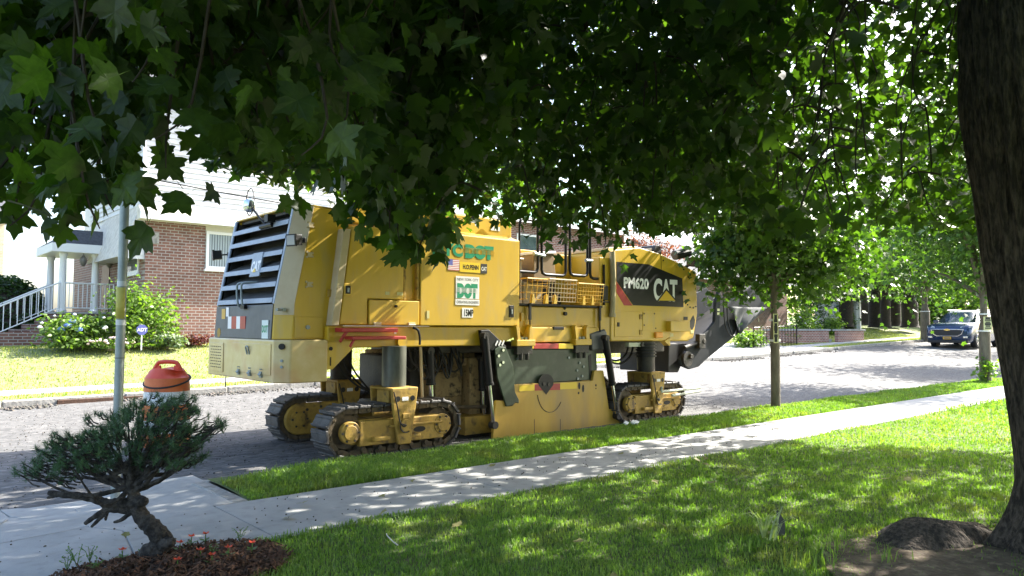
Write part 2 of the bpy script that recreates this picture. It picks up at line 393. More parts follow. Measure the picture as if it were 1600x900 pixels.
# --- rear counterweight
def tower_ring(xr, z, ch=.16, y0=8.13, xf=4.42): return [(xr,y0+.16,z),(xr+ch,y0,z),(xf,y0,z),(xf,YF-.12,z),(xr+ch,YF-.12,z),(xr,YF-.28,z)]
b = MB(); b.prism([(3.56,8.14),(3.70,8.0),(4.16,8.0),(4.16,YF),(3.70,YF),(3.56,10.21)], .845, 1.335, 'Z')
bump = part(b, 'counterweight', CREAM, bevel=.018, seg=3)
b = MB(); b.box(3.551,3.56,8.2,9.35,.93,1.285); part(b, 'hatch', CREAM, bump, bevel=.006)
b = MB(); b.box(3.549,3.56,9.66,10.15,.90,1.27); part(b, 'vent_plate', CREAM, bump, bevel=.004)
b = MB()
for i in range(8):
    for j in range(6):
        y = 9.72+.065*j+(.02 if i % 2 else 0); z = .95+.038*i; b.box(3.546,3.551,y,y+.036,z,z+.011)
part(b, 'vent_slots', BLACK, bump, bevel=0)
for y in (8.45, 8.78, 9.12):
    b = MB(); b.box(3.535,3.56,y-.03,y+.03,.895,.965); b.tube([(3.535,y-.035,.93),(3.535,y+.035,.93)], .014, 8)
    for dy in (-.02,.02): b.tube([(3.55,y+dy,.99),(3.54,y+dy,.99)], .009, 6)
    part(b, 'hinge', STEEL, bump, bevel=.003)
b = MB(); b.tube(smooth_path([(3.55,8.80,1.15),(3.53,8.80,1.23),(3.53,8.84,1.25),(3.53,8.87,1.23),(3.55,8.87,1.15)],4), .009, 6); part(b, 'latch', STEEL, bump, bevel=0, smooth=True)
nd = Vector((-.14,-.14,0)).normalized()
b = MB(); c = Vector((3.63,8.07,1.26)); b.cyl(c-nd*.01, c+nd*.025, .035, 14); part(b, 'rubber_plug', BLACK, bump, bevel=0, smooth=True)
b = MB()
for z in (1.10,1.03): c = Vector((3.63,8.07,z)); b.cyl(c-nd*.01, c+nd*.014, .017, 8)
part(b, 'bolt', STEEL, bump, bevel=0)

# --- rear hood with radiator grille
zs = [1.337, 1.75, 2.90]; xr = [3.60, 3.62, 3.84]
b = MB()
core = lambda z, x: [(x,8.30,z),(4.40,8.30,z),(4.40,YF-.3,z),(x,YF-.3,z)]
b.loft([core(1.34,3.80),core(1.75,3.82),core(2.78,4.02)]); part(b, 'radiator_core', DARK, bevel=0)
def cheek(y0, y1, y2):                          # chamfered corner post and side plate, near (y0 outside) or far
    rings = []
    for z, x in zip(zs, xr):
        rings.append([(x, y1, z),(x+.17, y0, z),(4.42, y0, z),(4.42, y2, z),(x, y2, z)] if y0 < y1 else [(x, y1, z),(x, y2, z),(4.42, y2, z),(4.42, y0, z),(x+.17, y0, z)])
    q_ = MB(); q_.loft(rings); return q_
hood = part(cheek(8.12, 8.27, 8.33), 'hood_side_panel', YEL, bevel=.01)
b = MB()                                        # beige corner strips on the chamfer
rings = []
for z, x in zip([1.62, 1.75, 2.905], [3.615, 3.62, 3.84]):
    n = Vector((-.15, -.17, 0)).normalized()*.006
    a, c = Vector((x-.002, 8.272, z))+n, Vector((x+.172, 8.118, z))+n
    rings.append([a, c, c-n*2, a-n*2])
b.loft(rings); part(b, 'corner_strip', BEIGE, hood, bevel=.002)
part(cheek(YF-.10, YF-.25, YF-.31), 'hood_side_panel', YEL, bevel=.01)
b = MB(); b.loft([[(3.845,8.27,2.903),(4.01,8.118,2.903),(4.42,8.118,2.903),(4.42,YF-.1,2.903),(4.01,YF-.1,2.903),(3.845,YF-.25,2.903)],
                  [(3.85,8.27,2.925),(4.01,8.118,2.925),(4.42,8.118,2.89),(4.42,YF-.1,2.89),(4.01,YF-.1,2.925),(3.85,YF-.25,2.925)]]); part(b, 'hood_top', YEL, bevel=.004)
b = MB(); b.prism([(3.66,1.76),(3.87,2.86),(4.39,2.86),(4.39,1.76)], YF-.325, YF-.314); b.prism([(3.66,1.76),(3.87,2.86),(4.39,2.86),(4.39,1.76)], 8.334, 8.345); b.box(3.90,4.39,8.345,YF-.325,2.86,2.895); o = part(b, 'grille_shade_liner', DARK, bevel=0); o['kind'] = 'stuff'  # dark liners added to put shade behind the louvres
gx = lambda z: 3.60+(z-1.34)*.05 if z < 1.75 else 3.62+(z-1.75)*.1913
b = MB(); b.prism([(3.585,1.338),(3.607,1.745),(3.80,1.745),(3.80,1.338)], 8.29, YF-.27); gp_ = part(b, 'lower_grey_panel', GREY)
for y0 in (8.27, YF-.31):                       # upright frame rails
    b = MB(); b.loft([[(gx(z)-.012,y0,z),(gx(z)-.012,y0+.055,z),(gx(z)+.05,y0+.055,z),(gx(z)+.05,y0,z)] for z in (1.75, 2.90)]); part(b, 'grille_rail', BARG)
zb = [1.765, 1.955, 2.145, 2.335, 2.525, 2.70]
for i, z in enumerate(zb):
    x = gx(z); b = MB(); y0, y1 = 8.325, YF-.31
    b.prism([(x-.006,z),(x-.006+.011,z+.055),(x+.012,z+.058),(x+.25,z+.175),(x+.25,z+.165),(x+.02,z+.04),(x+.015,z)], y0, y1)
    b.mi = 0; o = part(b, 'louvre', GREY, bevel=.003)
    b = MB(); b.prism([(x-.012,z-.002),(x-.001,z+.057),(x-.006,z+.058),(x-.018,z-.001)], y0, y1); part(b, 'louvre_lip', BARG, o, bevel=.002)
b = MB(); b.prism([(gx(2.1)-.02,2.10),(gx(2.36)-.02,2.40),(gx(2.36),2.40),(gx(2.1),2.10)], 8.86, 9.16); plate = part(b, 'badge_plate', BARG, bevel=.003)
tilt = lambda z: gx(z)-.027
text_mesh('CAT', .17, VINYL, 'lettering', plate, lambda u, v: (tilt(2.17+v), 9.135-u, 2.17+v), .008, .80)
b = MB(); b.add([(tilt(2.155)-.0015,9.075,2.155),(tilt(2.155)-.0015,8.965,2.155),(tilt(2.21)-.0015,9.02,2.21)],[(0,1,2)]); part(b, 'badge_triangle', mat('badge_yellow', (.75,.5,.02), rough=.4), plate, bevel=0)
for yy in (9.22, 9.08):                         # two hoop handles under the grille
    b = MB(); b.tube(smooth_path([(3.60,yy,1.73),(3.56,yy,1.76),(3.55,yy+.02,1.95),(3.57,yy,2.02),(3.70,yy-.06,2.03),(3.80,yy-.1,2.02)],5), .014, 8); part(b, 'hoop_handle', STEEL, bevel=0, smooth=True)
b = MB(); b.box(3.56,3.60,9.03,9.15,1.70,1.745); part(b, 'hoop_bracket', BLACK, bevel=.004)
x = 3.592                                       # reflective stripes and stickers on the grey panel
for i in range(4):
    b = MB(); y0 = 9.60-.165*i; z0 = 1.455; w = .165 if i % 2 else .12
    y0 = 9.62-(.12*((i+1)//2)+.165*(i//2)); b.box(gx(1.5)-.0195,gx(1.5)-.012,y0-w,y0,z0,z0+.155); part(b, 'reflective_stripe', VINYL if i % 2 == 0 else RED, gp_, bevel=0)
b = MB(); b.box(gx(1.42)-.0195,gx(1.42)-.012,8.36,8.54,1.345,1.56); st = part(b, 'sticker', mat('pale_sticker', (.62,.72,.70), rough=.4), gp_, bevel=0)
text_mesh('DOT', .11, GRN, 'lettering', st, lambda u, v: (gx(1.42)-.021, 8.53-u, 1.42+v), .006, .68)
b = MB(); b.box(gx(1.65)-.020,gx(1.65)-.012,9.74,9.86,1.58,1.71); part(b, 'warning_label', mat('amber_label', (.6,.35,.05), rough=.4), gp_, bevel=0)
b = MB(); b.box(gx(1.65)-.020,gx(1.65)-.012,9.62,9.71,1.61,1.73); part(b, 'warning_label', VINYL, gp_, bevel=0)
b = MB(); b.cyl((3.585,9.92,1.40),(3.60,9.92,1.40),.06,14); part(b, 'tow_eye', YELD, gp_, bevel=0)
def worklight(c, d, parent=mm):
    c = Vector(c); d = Vector(d).normalized(); u = d.cross(Vector((0,0,1))).normalized(); w = u.cross(d)
    b_ = MB(); b_.obox(c, d*.05, u*.065, w*.06); b_.obox(c+d*.055, d*.012, u*.075, w*.07); b_.tube([c-d*.04, c-d*.13], .012, 8); b_.obox(c-d*.13, d*.008, u*.03, w*.03)
    o_ = b_.build('work_light', BLACK, parent, bevel=.008)
    b_ = MB(); b_.obox(c+d*.069, d*.002, u*.06, w*.055); b_.build('lens', mat('lamp_lens', (.35,.37,.40), rough=.08, spec=.8), o_)
worklight((3.76,8.07,2.48), (-1,-.35,-.1)); worklight((3.70,10.35,2.46), (-1,.3,-.1))
b = MB(); b.box(3.66,3.70,8.14,8.20,1.66,1.70); b.cyl((3.69,8.17,1.68),(3.58,8.12,1.68),.016,8); part(b, 'lock_knob', STEEL, hood, bevel=0)
b = MB(); b.box(3.80,4.15,8.105,8.12,1.36,1.60); part(b, 'corner_cover', YEL, hood, bevel=.004)
b = MB(); b.cyl((3.95,8.11,1.48),(3.95,8.085,1.48),.025,10); part(b, 'lock', STEEL, hood, bevel=0)
for z in (1.98, 2.33, 2.68):
    b = MB(); bolts(b, [(3.93,z+.03),(3.93,z-.03),(4.0,z+.02),(4.0,z-.02)], 8.118, .014); b.box(3.94,3.99,8.10,8.12,z-.03,z+.03); part(b, 'hinge', BEIGE, hood, bevel=.002)
b = MB(); b.box(4.20,4.27,8.09,8.12,1.84,1.93); part(b, 'paddle_latch', YELD, hood, bevel=.006)
# mirror and camera on the hood top
b = MB(); b.tube(smooth_path([(3.78,8.95,2.74),(3.74,9.08,2.86),(3.70,9.25,3.02)],4), .014, 8); b.tube([(3.78,8.75,2.73),(3.78,9.1,2.73)], .03, 8); b.obox((3.74,8.74,2.80),(.05,0,0),(0,.05,0),(0,0,.045))
mir = part(b, 'mirror_arm', BLACK, bevel=0, smooth=True)
b = MB(); b.lathe((3.70,9.28,3.02), [(.01,-.09),(.07,-.06),(.085,0),(.07,.06),(.01,.09)], 16); part(b, 'mirror', mat('mirror_glass', (.55,.6,.65), rough=.08, metal=.9), mir, bevel=0, smooth=True)
b = MB(); b.tube([Vector((3.69,9.24,3.06))+Vector((0,math.cos(a)*.13,math.sin(a)*.17)) for a in [i*2*math.pi/20 for i in range(21)]], .007, 6); part(b, 'guard_ring', BLACK, mir, bevel=0, smooth=True)

# --- engine enclosure
b = MB(); b.box(4.43,7.14,8.10,YF-.12,1.50,2.74); part(b, 'engine_enclosure', YELD, bevel=.01)
b = MB(); b.prism([(4.43,2.76),(7.15,2.76),(7.15,3.02),(6.6,3.05),(4.55,3.02)], 8.16, YF-.15); up = part(b, 'upper_cover', YEL, bevel=.02, seg=3)
b = MB(); b.box(6.75,6.92,8.155,8.162,2.87,2.93); part(b, 'label_plate', VINYL, up, bevel=0)
b = MB(); b.loft([[(4.19,7.985,1.50),(4.29,7.985,1.50),(4.29,8.13,1.50),(4.19,8.13,1.50)],[(4.33,7.985,2.66),(4.43,7.985,2.66),(4.43,8.13,2.66),(4.33,8.13,2.66)]]); part(b, 'edge_strip', BEIGE, bevel=.01)
b = MB(); b.prism([(4.30,1.512),(4.445,2.70),(5.19,2.73),(5.19,1.83),(4.675,1.83),(4.675,1.512)], 7.99, 8.098); d1 = part(b, 'engine_door', YEL, bevel=.012)
def latch_cup(x, z, par, Y=7.99, w=.055, h_=.075):
    b_ = MB(); b_.box(x-w,x+w,Y-.010,Y+.002,z-h_,z+h_); o_ = part(b_, 'latch_bezel', YEL if w > .05 else BLACK, par, bevel=.008)
    b_ = MB(); b_.box(x-w*.6,x+w*.6,Y-.013,Y-.009,z-h_*.65,z+h_*.65); part(b_, 'latch_pocket', BLACK, o_, bevel=.003)
    b_ = MB(); b_.box(x-w*.25,x+w*.25,Y-.022,Y-.012,z-h_*.45,z+h_*.3); part(b_, 'latch_handle', STEEL, o_, bevel=.003)
latch_cup(4.40, 1.93, d1)
for x in (4.92, 5.09):
    b = MB(); b.box(x,x+.06+.03*(x>5),7.986,7.992,1.885,1.925); part(b, 'label_plate', mat('faded_label', (.6,.55,.25), rough=.5), d1, bevel=0)
b = MB(); b.box(4.69,5.42,7.975,8.098,1.512,1.818); d3 = part(b, 'tool_hatch', YEL, bevel=.008)
for x in (4.80, 5.30):
    b = MB(); b.box(x-.05,x+.05,7.955,7.976,1.50,1.545); b.tube([(x-.05,7.957,1.515),(x+.05,7.957,1.515)], .012, 8); part(b, 'hinge', BEIGE, d3, bevel=.003)
b = MB(); b.cyl((5.06,7.98,1.745),(5.06,7.945,1.745),.018,8); part(b, 'knob', BLACK, d3, bevel=0)
b = MB(); b.box(5.20,5.43,8.06,8.10,1.83,2.72); part(b, 'pillar_panel', YEL, bevel=.006)
for x in (5.215, 5.415):
    b = MB(); b.box(x-.018,x+.018,8.0,8.06,1.83,2.70); part(b, 'pillar_post', YELD, bevel=.005)
b = MB(); b.prism([(7.99,1.505),(7.99,2.735),(8.17,2.80),(8.17,2.76),(8.098,2.72),(8.098,1.505)], 5.445, 7.155, 'X'); d2 = part(b, 'side_door', YEL, bevel=.012)
latch_cup(7.0, 1.715, d2, w=.045, h_=.085)
b = MB(); b.box(5.545,5.585,7.985,7.992,1.60,1.70); part(b, 'label_plate', mat('faded_label', (.6,.55,.25)), d2, bevel=0)
Yt = 7.9865
# lettering on the door
zt = S(740,400)[1]
side_text('NYC', 5.62, 2.445, .215, GRN, Yt, .012, parent=d2, width=.50)
dot = side_text('DOT', 6.17, 2.445, .215, GRN, Yt, .022, parent=d2, width=.50)
for i in range(5):
    b = MB(); z = 2.497+.0155*i; b.box(6.15,6.70,Yt-.0018,Yt-.0012,z,z+.0045); part(b, 'print_line', YEL, d2, bevel=0)
fx, fz = S(699,422)
fl = empty('flag_decal', (fx, Yt, fz)); fl.parent = mm; fl.location = Vector((fx, Yt, fz))-mm.location
for i in range(13):
    b = MB(); z = fz+.0115*i; b.box(fx,fx+.185,Yt-.0012,Yt-.0004,z,z+.0115); part(b, 'flag_stripe', mat('flag_red', (.55,.12,.13), rough=.5) if i % 2 == 0 else VINYL, fl, bevel=0)
b = MB(); b.box(fx,fx+.078,Yt-.0022,Yt-.0014,fz+.069,fz+.1497); part(b, 'flag_canton', mat('flag_blue', (.10,.12,.42), rough=.5), fl, bevel=0)
hx, hz = fx+.195, fz-.012
b = MB(); b.box(hx,hx+.355,Yt-.0012,Yt-.0004,hz,hz+.135); pd = part(b, 'dealer_plate', mat('dealer_yellow', (.80,.55,.02), rough=.4), d2, bevel=0)
side_text('H.O.PENN', hx+.05, hz+.042, .085, BLACK, Yt-.002, .003, parent=pd, width=.27)
b = MB(); b.box(hx+.362,hx+.475,Yt-.0012,Yt-.0004,hz-.005,hz+.13); pd = part(b, 'dealer_plate', mat('dealer_black', (.03,.03,.03), rough=.4), d2, bevel=0)
side_text('CAT', hx+.372, hz+.035, .075, VINYL, Yt-.002, .002, parent=pd, width=.095)
x0, z0 = S(711,476); x1, z1 = S(748,439); z1 += .0
b = MB(); b.box(x0,x0+.40,Yt-.0012,Yt-.0004,z0+.085,z0+.385); dl = part(b, 'agency_plate', VINYL, d2, bevel=0)
side_text('NEW YORK CITY', x0+.02, z0+.325, .052, BLACK, Yt-.002, 0, parent=dl, width=.36)
side_text('DOT', x0+.025, z0+.11, .235, GRN, Yt-.002, .020, parent=dl, width=.35)
for i in range(4):
    b = MB(); z = z0+.172+.017*i; b.box(x0+.015,x0+.385,Yt-.0036,Yt-.003,z,z+.005); part(b, 'print_line', VINYL, dl, bevel=0)
b = MB(); b.box(x0-.005,x0+.405,Yt-.0012,Yt-.0004,z0-.002,z0+.075); dl = part(b, 'agency_plate', VINYL, d2, bevel=0)
side_text('OPERATING ENGINEERS', x0+.012, z0+.018, .055, BLACK, Yt-.002, 0, parent=dl, width=.376)
x0, z0 = S(721,496)
b = MB(); b.box(x0,x0+.185,Yt-.0012,Yt-.0004,z0,z0+.13); dl = part(b, 'number_plate', VINYL, d2, bevel=0)
side_text('15MP', x0+.012, z0+.02, .125, BLACK, Yt-.002, .004, parent=dl, width=.16)

# --- lower beam, gusset, step
b = MB(); b.prism([(4.17,1.235),(4.17,1.495),(7.18,1.495),(7.18,1.38),(6.85,1.255),(6.6,1.235)], 8.03, YF-.05); beam = part(b, 'chassis_beam', YEL, bevel=.015)
b = MB(); b.prism([(4.155,1.30),(4.155,.985),(4.23,.985),(4.56,1.285),(4.56,1.33)], 8.01, 8.028); part(b, 'gusset_plate', YEL, beam, bevel=.004)
b = MB(); bolts(b, [(4.2,1.23)], 8.01, .025); b.box(4.195,4.205,8.0,8.012,1.03,1.13); part(b, 'bolt', BLACK, beam, bevel=0)
b = MB(); b.cyl((5.18,8.03,1.30),(5.18,7.98,1.30),.07,16); part(b, 'round_cap', YEL, beam, bevel=0)
b = MB(); b.box(5.08,5.11,8.02,8.03,1.40,1.44); part(b, 'label_plate', VINYL, beam, bevel=0)
step = empty('folding_step', (4.6,7.9,1.4)); step.parent = mm; step.location = Vector((4.6,7.9,1.4))-mm.location
b = MB(); b.box(4.26,5.02,7.84,8.03,1.425,1.475); part(b, 'step_tread', RED, step)
b = MB(); b.box(4.36,5.10,7.78,7.98,1.335,1.375); part(b, 'step_tread', RED, step)
b = MB(); b.obox((4.31,7.9,1.38),(.05,0,.07),(0,.012,0),(-.015,0,.012)); b.obox((4.4,7.86,1.30),(.03,0,.05),(0,.012,0),(-.012,0,.01)); part(b, 'step_hinge', RED, step)
b = MB(); b.tube(smooth_path([(5.34,8.0,1.48),(5.40,7.97,1.45),(5.43,7.97,1.35),(5.43,7.97,1.26)],5), .016, 8); part(b, 'grab_hook', BLACK, bevel=0, smooth=True)

# --- operator platform
b = MB(); b.prism([(7.16,1.50),(7.16,1.80),(8.92,1.80),(8.92,1.30),(7.30,1.36)], 8.05, YF-.1); plat = part(b, 'platform_body', YEL, bevel=.012)
b = MB(); b.box(7.15,8.95,8.0,YF-.08,1.805,1.835); part(b, 'platform_floor', BLACK, bevel=.004)
b = MB(); b.prism([(7.22,1.27),(7.35,1.49),(8.88,1.49),(8.94,1.27)], 8.02, 8.05); part(b, 'lower_panel', YEL, plat, bevel=.01)
b = MB(); b.box(7.86,8.08,8.0,8.03,1.455,1.50); part(b, 'bracket', BLACK, plat, bevel=.004)
b = MB(); b.prism([(7.30,1.515),(8.35,1.515),(8.52,1.79),(7.30,1.79)], 8.035, 8.05); part(b, 'access_panel', YEL, plat, bevel=.006)
b = MB(); b.cyl((8.12,8.04,1.70),(8.12,8.0,1.70),.03,10); b.cyl((8.12,8.04,1.78),(8.12,8.02,1.78),.02,8); part(b, 'lock', BLACK, plat, bevel=0)
for x in (7.36, 8.87):                          # thin prop rods
    b = MB(); b.tube([(x,7.99,1.83),(x,7.985,1.42)], .012, 6); b.box(x-.02,x+.02,7.975,8.0,1.60,1.84); part(b, 'prop_rod', BLACK, plat, bevel=0)
b = MB(); b.box(7.22,7.28,8.02,8.05,1.58,1.70); part(b, 'bracket', YEL, plat, bevel=.004)
for x in (7.06, 8.26):                          # lifting lugs with pads
    b = MB(); b.box(x,x+.36,7.93,8.06,1.22,1.31); pad = part(b, 'lug_pad', YEL, bevel=.008)
    for dx in (.05,.29):
        b = MB(); b.prism([(x+dx-.015,1.31),(x+dx-.05,1.50),(x+dx-.02,1.53),(x+dx+.02,1.47),(x+dx+.035,1.31)] if dx < .1 else [(x+dx-.035,1.31),(x+dx-.03,1.48),(x+dx,1.53),(x+dx+.03,1.45),(x+dx+.05,1.31)], 7.95, 8.04); part(b, 'lug_fin', YEL, pad, bevel=.004)
    b = MB()
    for dx in (.14,.22): b.cyl((x+dx,7.99,1.31),(x+dx,7.99,1.35),.03,6)
    part(b, 'nut', STEEL, pad, bevel=0)
    b = MB(); b.box(x+.03,x+.33,7.96,8.08,1.10,1.22); b.cyl((x+.12,7.98,1.12),(x+.12,7.98,1.02),.03,8); b.cyl((x+.24,7.98,1.12),(x+.24,7.98,1.02),.03,8); part(b, 'rubber_mount', OIL, pad, bevel=.006)
# consoles, seat, orange screen behind the rail
con = BEIGE
b = MB(); b.box(7.22,7.72,8.55,9.3,1.84,2.52); b.box(7.22,7.72,8.50,8.62,2.52,2.56); c1 = part(b, 'control_console', con, bevel=.02)
b = MB(); b.box(7.30,7.42,8.47,8.5,2.60,2.70); b.box(7.62,7.72,8.6,8.7,2.56,2.72); part(b, 'display', BLACK, c1, bevel=.01)
b = MB(); b.box(7.78,8.20,8.6,9.4,1.84,2.20); part(b, 'console_base', con, bevel=.02)
b = MB(); b.prism([(7.86,2.2),(7.86,2.62),(8.30,2.66),(8.36,2.2)], 8.45, 9.0); c2 = part(b, 'control_console', mat('brown_console', (.20,.14,.07), (.26,.18,.10), scale=3, rough=.5), bevel=.012)
b = MB(); b.prism([(7.84,2.62),(7.84,2.66),(8.32,2.70),(8.32,2.66)], 8.42, 9.05); part(b, 'console_lid', WHITE, c2, bevel=.006)
b = MB(); b.prism([(8.33,2.0),(8.33,2.45),(8.60,2.5),(8.66,2.0)], 8.75, 9.3); b.box(8.33,8.8,8.75,9.3,1.84,2.05); part(b, 'operator_seat', DARK, bevel=.05, seg=3)
b = MB(); b.box(8.36,9.05,9.32,9.36,1.86,2.80); op = part(b, 'orange_shield', ORNG, bevel=.01)
b = MB(); b.box(8.62,8.74,9.29,9.322,2.05,2.75); part(b, 'grille_insert', con, op, bevel=.004)
b = MB(); b.box(8.90,9.14,8.9,YF-.2,1.84,2.72); part(b, 'front_bulkhead', YEL, bevel=.01)
b = MB(); b.box(8.90,9.16,8.02,8.2,1.28,2.62); part(b, 'corner_post', YEL, bevel=.012)
# handrails: open hoops of black tube
def hoop(x0, x1, zt, zb, y=8.06, name='handrail', left=True, right=True, zb2=None):
    r_ = .07; p = []
    if left: p += [(x0,y,zt),(x0,y,zb+r_)]
    else: p += [(x0,y,zb)]
    if left: p += [(x0+.02,y,zb+.02),(x0+r_,y,zb)]
    if right: p += [(x1-r_,y,zb),(x1-.02,y,zb+.02),(x1,y,zb+r_),(x1,y,zt)]
    else: p += [(x1,y,zb)]
    q_ = []
    for i_, a_ in enumerate(p): q_.append(a_)
    b_ = MB(); b_.tube(q_, .023, 10); return part(b_, name, BLACK, bevel=0, smooth=True, ang=60)
hoop(7.16,7.58,3.2,2.30,left=False); hoop(7.66,8.17,3.2,2.28); hoop(8.26,8.66,3.2,2.30); hoop(8.72,9.12,3.2,2.27,right=False)
b = MB(); b.tube([(7.185,8.03,1.9),(7.185,8.03,2.98)], .016, 8); b.tube(smooth_path([(7.19,8.03,2.96),(7.21,8.03,3.05),(7.30,8.05,3.07),(7.5,8.05,3.07)],4), .02, 8); b.tube([(6.85,8.1,3.08),(7.5,8.05,3.085)], .02, 8); part(b, 'grab_rail', BLACK, bevel=0, smooth=True)
b = MB(); b.tube([(7.50,8.06,2.58),(7.72,8.06,2.56)], .03, 8); b.tube([(8.62,8.06,2.55),(8.76,8.06,2.55)], .03, 8); part(b, 'rail_clamp', STEEL, bevel=0)
b = MB(); b.tube([(9.16,7.98,2.72),(9.17,7.97,2.3),(9.15,7.97,1.72)], .045, 12); b.cyl((9.15,7.97,1.72),(9.15,7.97,1.66),.055,12); part(b, 'exhaust_pipe', mat('stained_pipe', (.32,.27,.16), (.42,.36,.22), scale=4, rough=.5), bevel=0, smooth=True)
b = MB(); b.tube([(8.98,8.0,1.85),(8.98,8.0,2.5)], .02, 8); b.box(8.90,9.04,7.96,8.02,1.93,2.16); b.tube([(8.86,7.97,1.90),(9.07,7.97,1.90)], .012, 6); part(b, 'hinge_post', BLACK, bevel=.006)
# wire baskets
def basket(x0, x1, z0, z1, m, dense, y0=7.93, y1=8.03):
    b_ = MB(); n = max(3, int((x1-x0)/dense)); k = max(3, int((z1-z0)/dense))
    for i_ in range(n+1):
        x_ = x0+(x1-x0)*i_/n; b_.tube([(x_,y0+.03,z0),(x_,y0,z1)], .0055, 4)
    for j_ in range(k+1):
        z_ = z0+(z1-z0)*j_/k; b_.tube([(x0,y0+.03*(1-j_/k),z_),(x1,y0+.03*(1-j_/k),z_)], .0055, 4); 
        b_.tube([(x0,y0+.03*(1-j_/k),z_),(x0,y1+.15,z_)], .005, 4); b_.tube([(x1,y0+.03*(1-j_/k),z_),(x1,y1+.15,z_)], .005, 4)
    o_ = part(b_, 'wire_basket', m, bevel=0)
    b_ = MB(); b_.tube([(x0,y1+.15,z1),(x0,y0,z1),(x1,y0,z1),(x1,y1+.15,z1)], .012, 6); part(b_, 'basket_rim', m, o_, bevel=0)
BY = mat('basket_yellow', (.62,.36,.04), (.7,.42,.05), scale=8, rough=.5)
basket(7.26,7.66,1.90,2.20,BY,.085); basket(7.70,8.28,1.88,2.21,BEIGE,.06); basket(8.32,8.90,1.88,2.17,BY,.055)
for x in (7.35,7.62,7.80,8.42,8.62):
    b = MB(); b.prism([(x,1.84),(x+.02,1.97),(x+.05,1.98),(x+.07,1.84)], 7.94, 7.99); part(b, 'basket_bracket', YEL, bevel=.003)

# --- front hood
prof = [(9.14,1.27),(9.14,2.72),(9.24,2.76),(9.89,2.845),(10.46,2.775),(11.50,2.52),(11.53,1.76),(11.40,1.31),(11.23,1.255)]
b = MB(); b.prism(prof, YS, YF); fh = part(b, 'front_hood', YEL, bevel=.025, seg=3)
b = MB(); b.prism([(10.45,2.80),(10.46,2.50),(10.468,2.50),(10.462,2.80)], YS-.004, YF+.004); part(b, 'hood_seam', BLACK, fh, bevel=0)
b = MB(); b.prism([(9.18,2.745),(9.18,2.80),(9.89,2.875),(10.46,2.805),(10.46,2.775),(9.89,2.845)], 8.12, YF-.12); part(b, 'hood_cover', BEIGE, fh, bevel=.01)
b = MB(); b.prism([(10.5,2.78),(11.2,2.62),(11.2,2.70),(10.6,2.92)], 8.3, YF-.3); part(b, 'hood_bulge', BEIGE, fh, bevel=.02)
Yd = YS-.0015
def decal(pts, name, m, parent, y=Yd, th=.001):
    b_ = MB(); b_.prism(pts, y, y+th); return part(b_, name, m, parent, bevel=0)
blk = decal(polyS([(963,409),(1013,413),(1066,435),(1068,480),(989,477),(963,439)]), 'black_decal', BLACK, fh)
decal(polyS([(963,439.6),(988.4,477.6),(975,477.2),(963,457)]), 'red_stripe', RED, fh)
x0, z0 = S(974,449); x1, _ = S(1013,449)
side_text('PM620', x0, z0, .235, VINYL, Yd-.001, .010, parent=blk, width=x1-x0)
x0, z0 = S(1021,468); x1, z1 = S(1058,437)
side_text('CAT', x0, z0, (z1-z0)*1.36, VINYL, Yd-.001, .020, parent=blk, width=x1-x0)
tri = polyS([(1029,469.5),(1055,470),(1041,454)]); decal(tri, 'logo_triangle', mat('logo_yellow', (.72,.46,.02), rough=.4), blk, Yd-.0035)
tb = polyS([(1026,470.2),(1058,470.8),(1041,450)]); decal(tb, 'logo_outline', BLACK, blk, Yd-.0024)
x0, z0 = S(960,526); x1, z1 = S(1003,487)
b = MB(); b.box(x0,x1,YS-.008,YS+.01,z0,z1); ad = part(b, 'access_door', YEL, fh, bevel=.004)
b = MB()
for y_ in (495,519):
    xx, zz = S(1000,y_); b.box(xx-.03,xx+.03,YS-.02,YS-.006,zz-.04,zz+.04); bolts(b, [(xx-.02,zz),(xx+.05,zz+.03),(xx+.05,zz-.03)], YS, .01)
part(b, 'hinge', YELD, ad, bevel=.003)
xx, zz = S(965,507); b = MB(); b.box(xx-.02,xx+.035,YS-.018,YS-.007,zz-.035,zz+.035); part(b, 'latch', BLACK, ad, bevel=.004)
x0, z0 = S(1004,516); x1, z1 = S(1037,488); b = MB(); b.box(x0,x1,YS-.006,YS+.01,z0,z1); part(b, 'cover_plate', YEL, fh, bevel=.003)
b = MB(); bolts(b, [S(*p) for p in ((1006,490),(1022,490),(1006,508),(1024,513),(1036,407),(1068,421),(1075,433),(1074,476),(1078,480),(1083,481),(1087,479))], YS, .014); part(b, 'bolt', BLACK, fh, bevel=0)
x0, z0 = S(1022,528); b = MB(); b.box(x0,x0+.19,YS-.05,YS+.01,z0,z0+.10); part(b, 'amber_lamp', mat('amber_lens', (.85,.32,.01), rough=.25, coat=.4), fh, bevel=.012)
x0, z0 = S(1041,518); x1, z1 = S(1071,502); b = MB(); b.box(x0,x1,YS-.10,YS+.01,z0,z1); part(b, 'junction_box', YEL, fh, bevel=.008)
decal(polyS([(1077,503),(1083,492),(1086,500),(1085,509),(1081,517),(1078,511)]), 'diamond_opening', BLACK, fh, YS-.003, .002)
x0, z0 = S(1068,500); b = MB(); b.box(x0,x0+.12,YS-.006,YS+.01,z0,z0+.06); part(b, 'label_plate', BLACK, fh, bevel=.002)
for p in ((1047,526),(1079,521)):
    x0, z0 = S(*p); b = MB(); b.box(x0,x0+.09,YS-.004,YS+.01,z0,z0+.06); part(b, 'label_plate', mat('faded_label', (.6,.55,.25)), fh, bevel=.002)
b = MB(); b.prism(polyS([(1037,533),(1046,527),(1046,540),(1044,540)]), YS-.02, YS+.1); part(b, 'jacking_bracket', YEL, fh, bevel=.004)
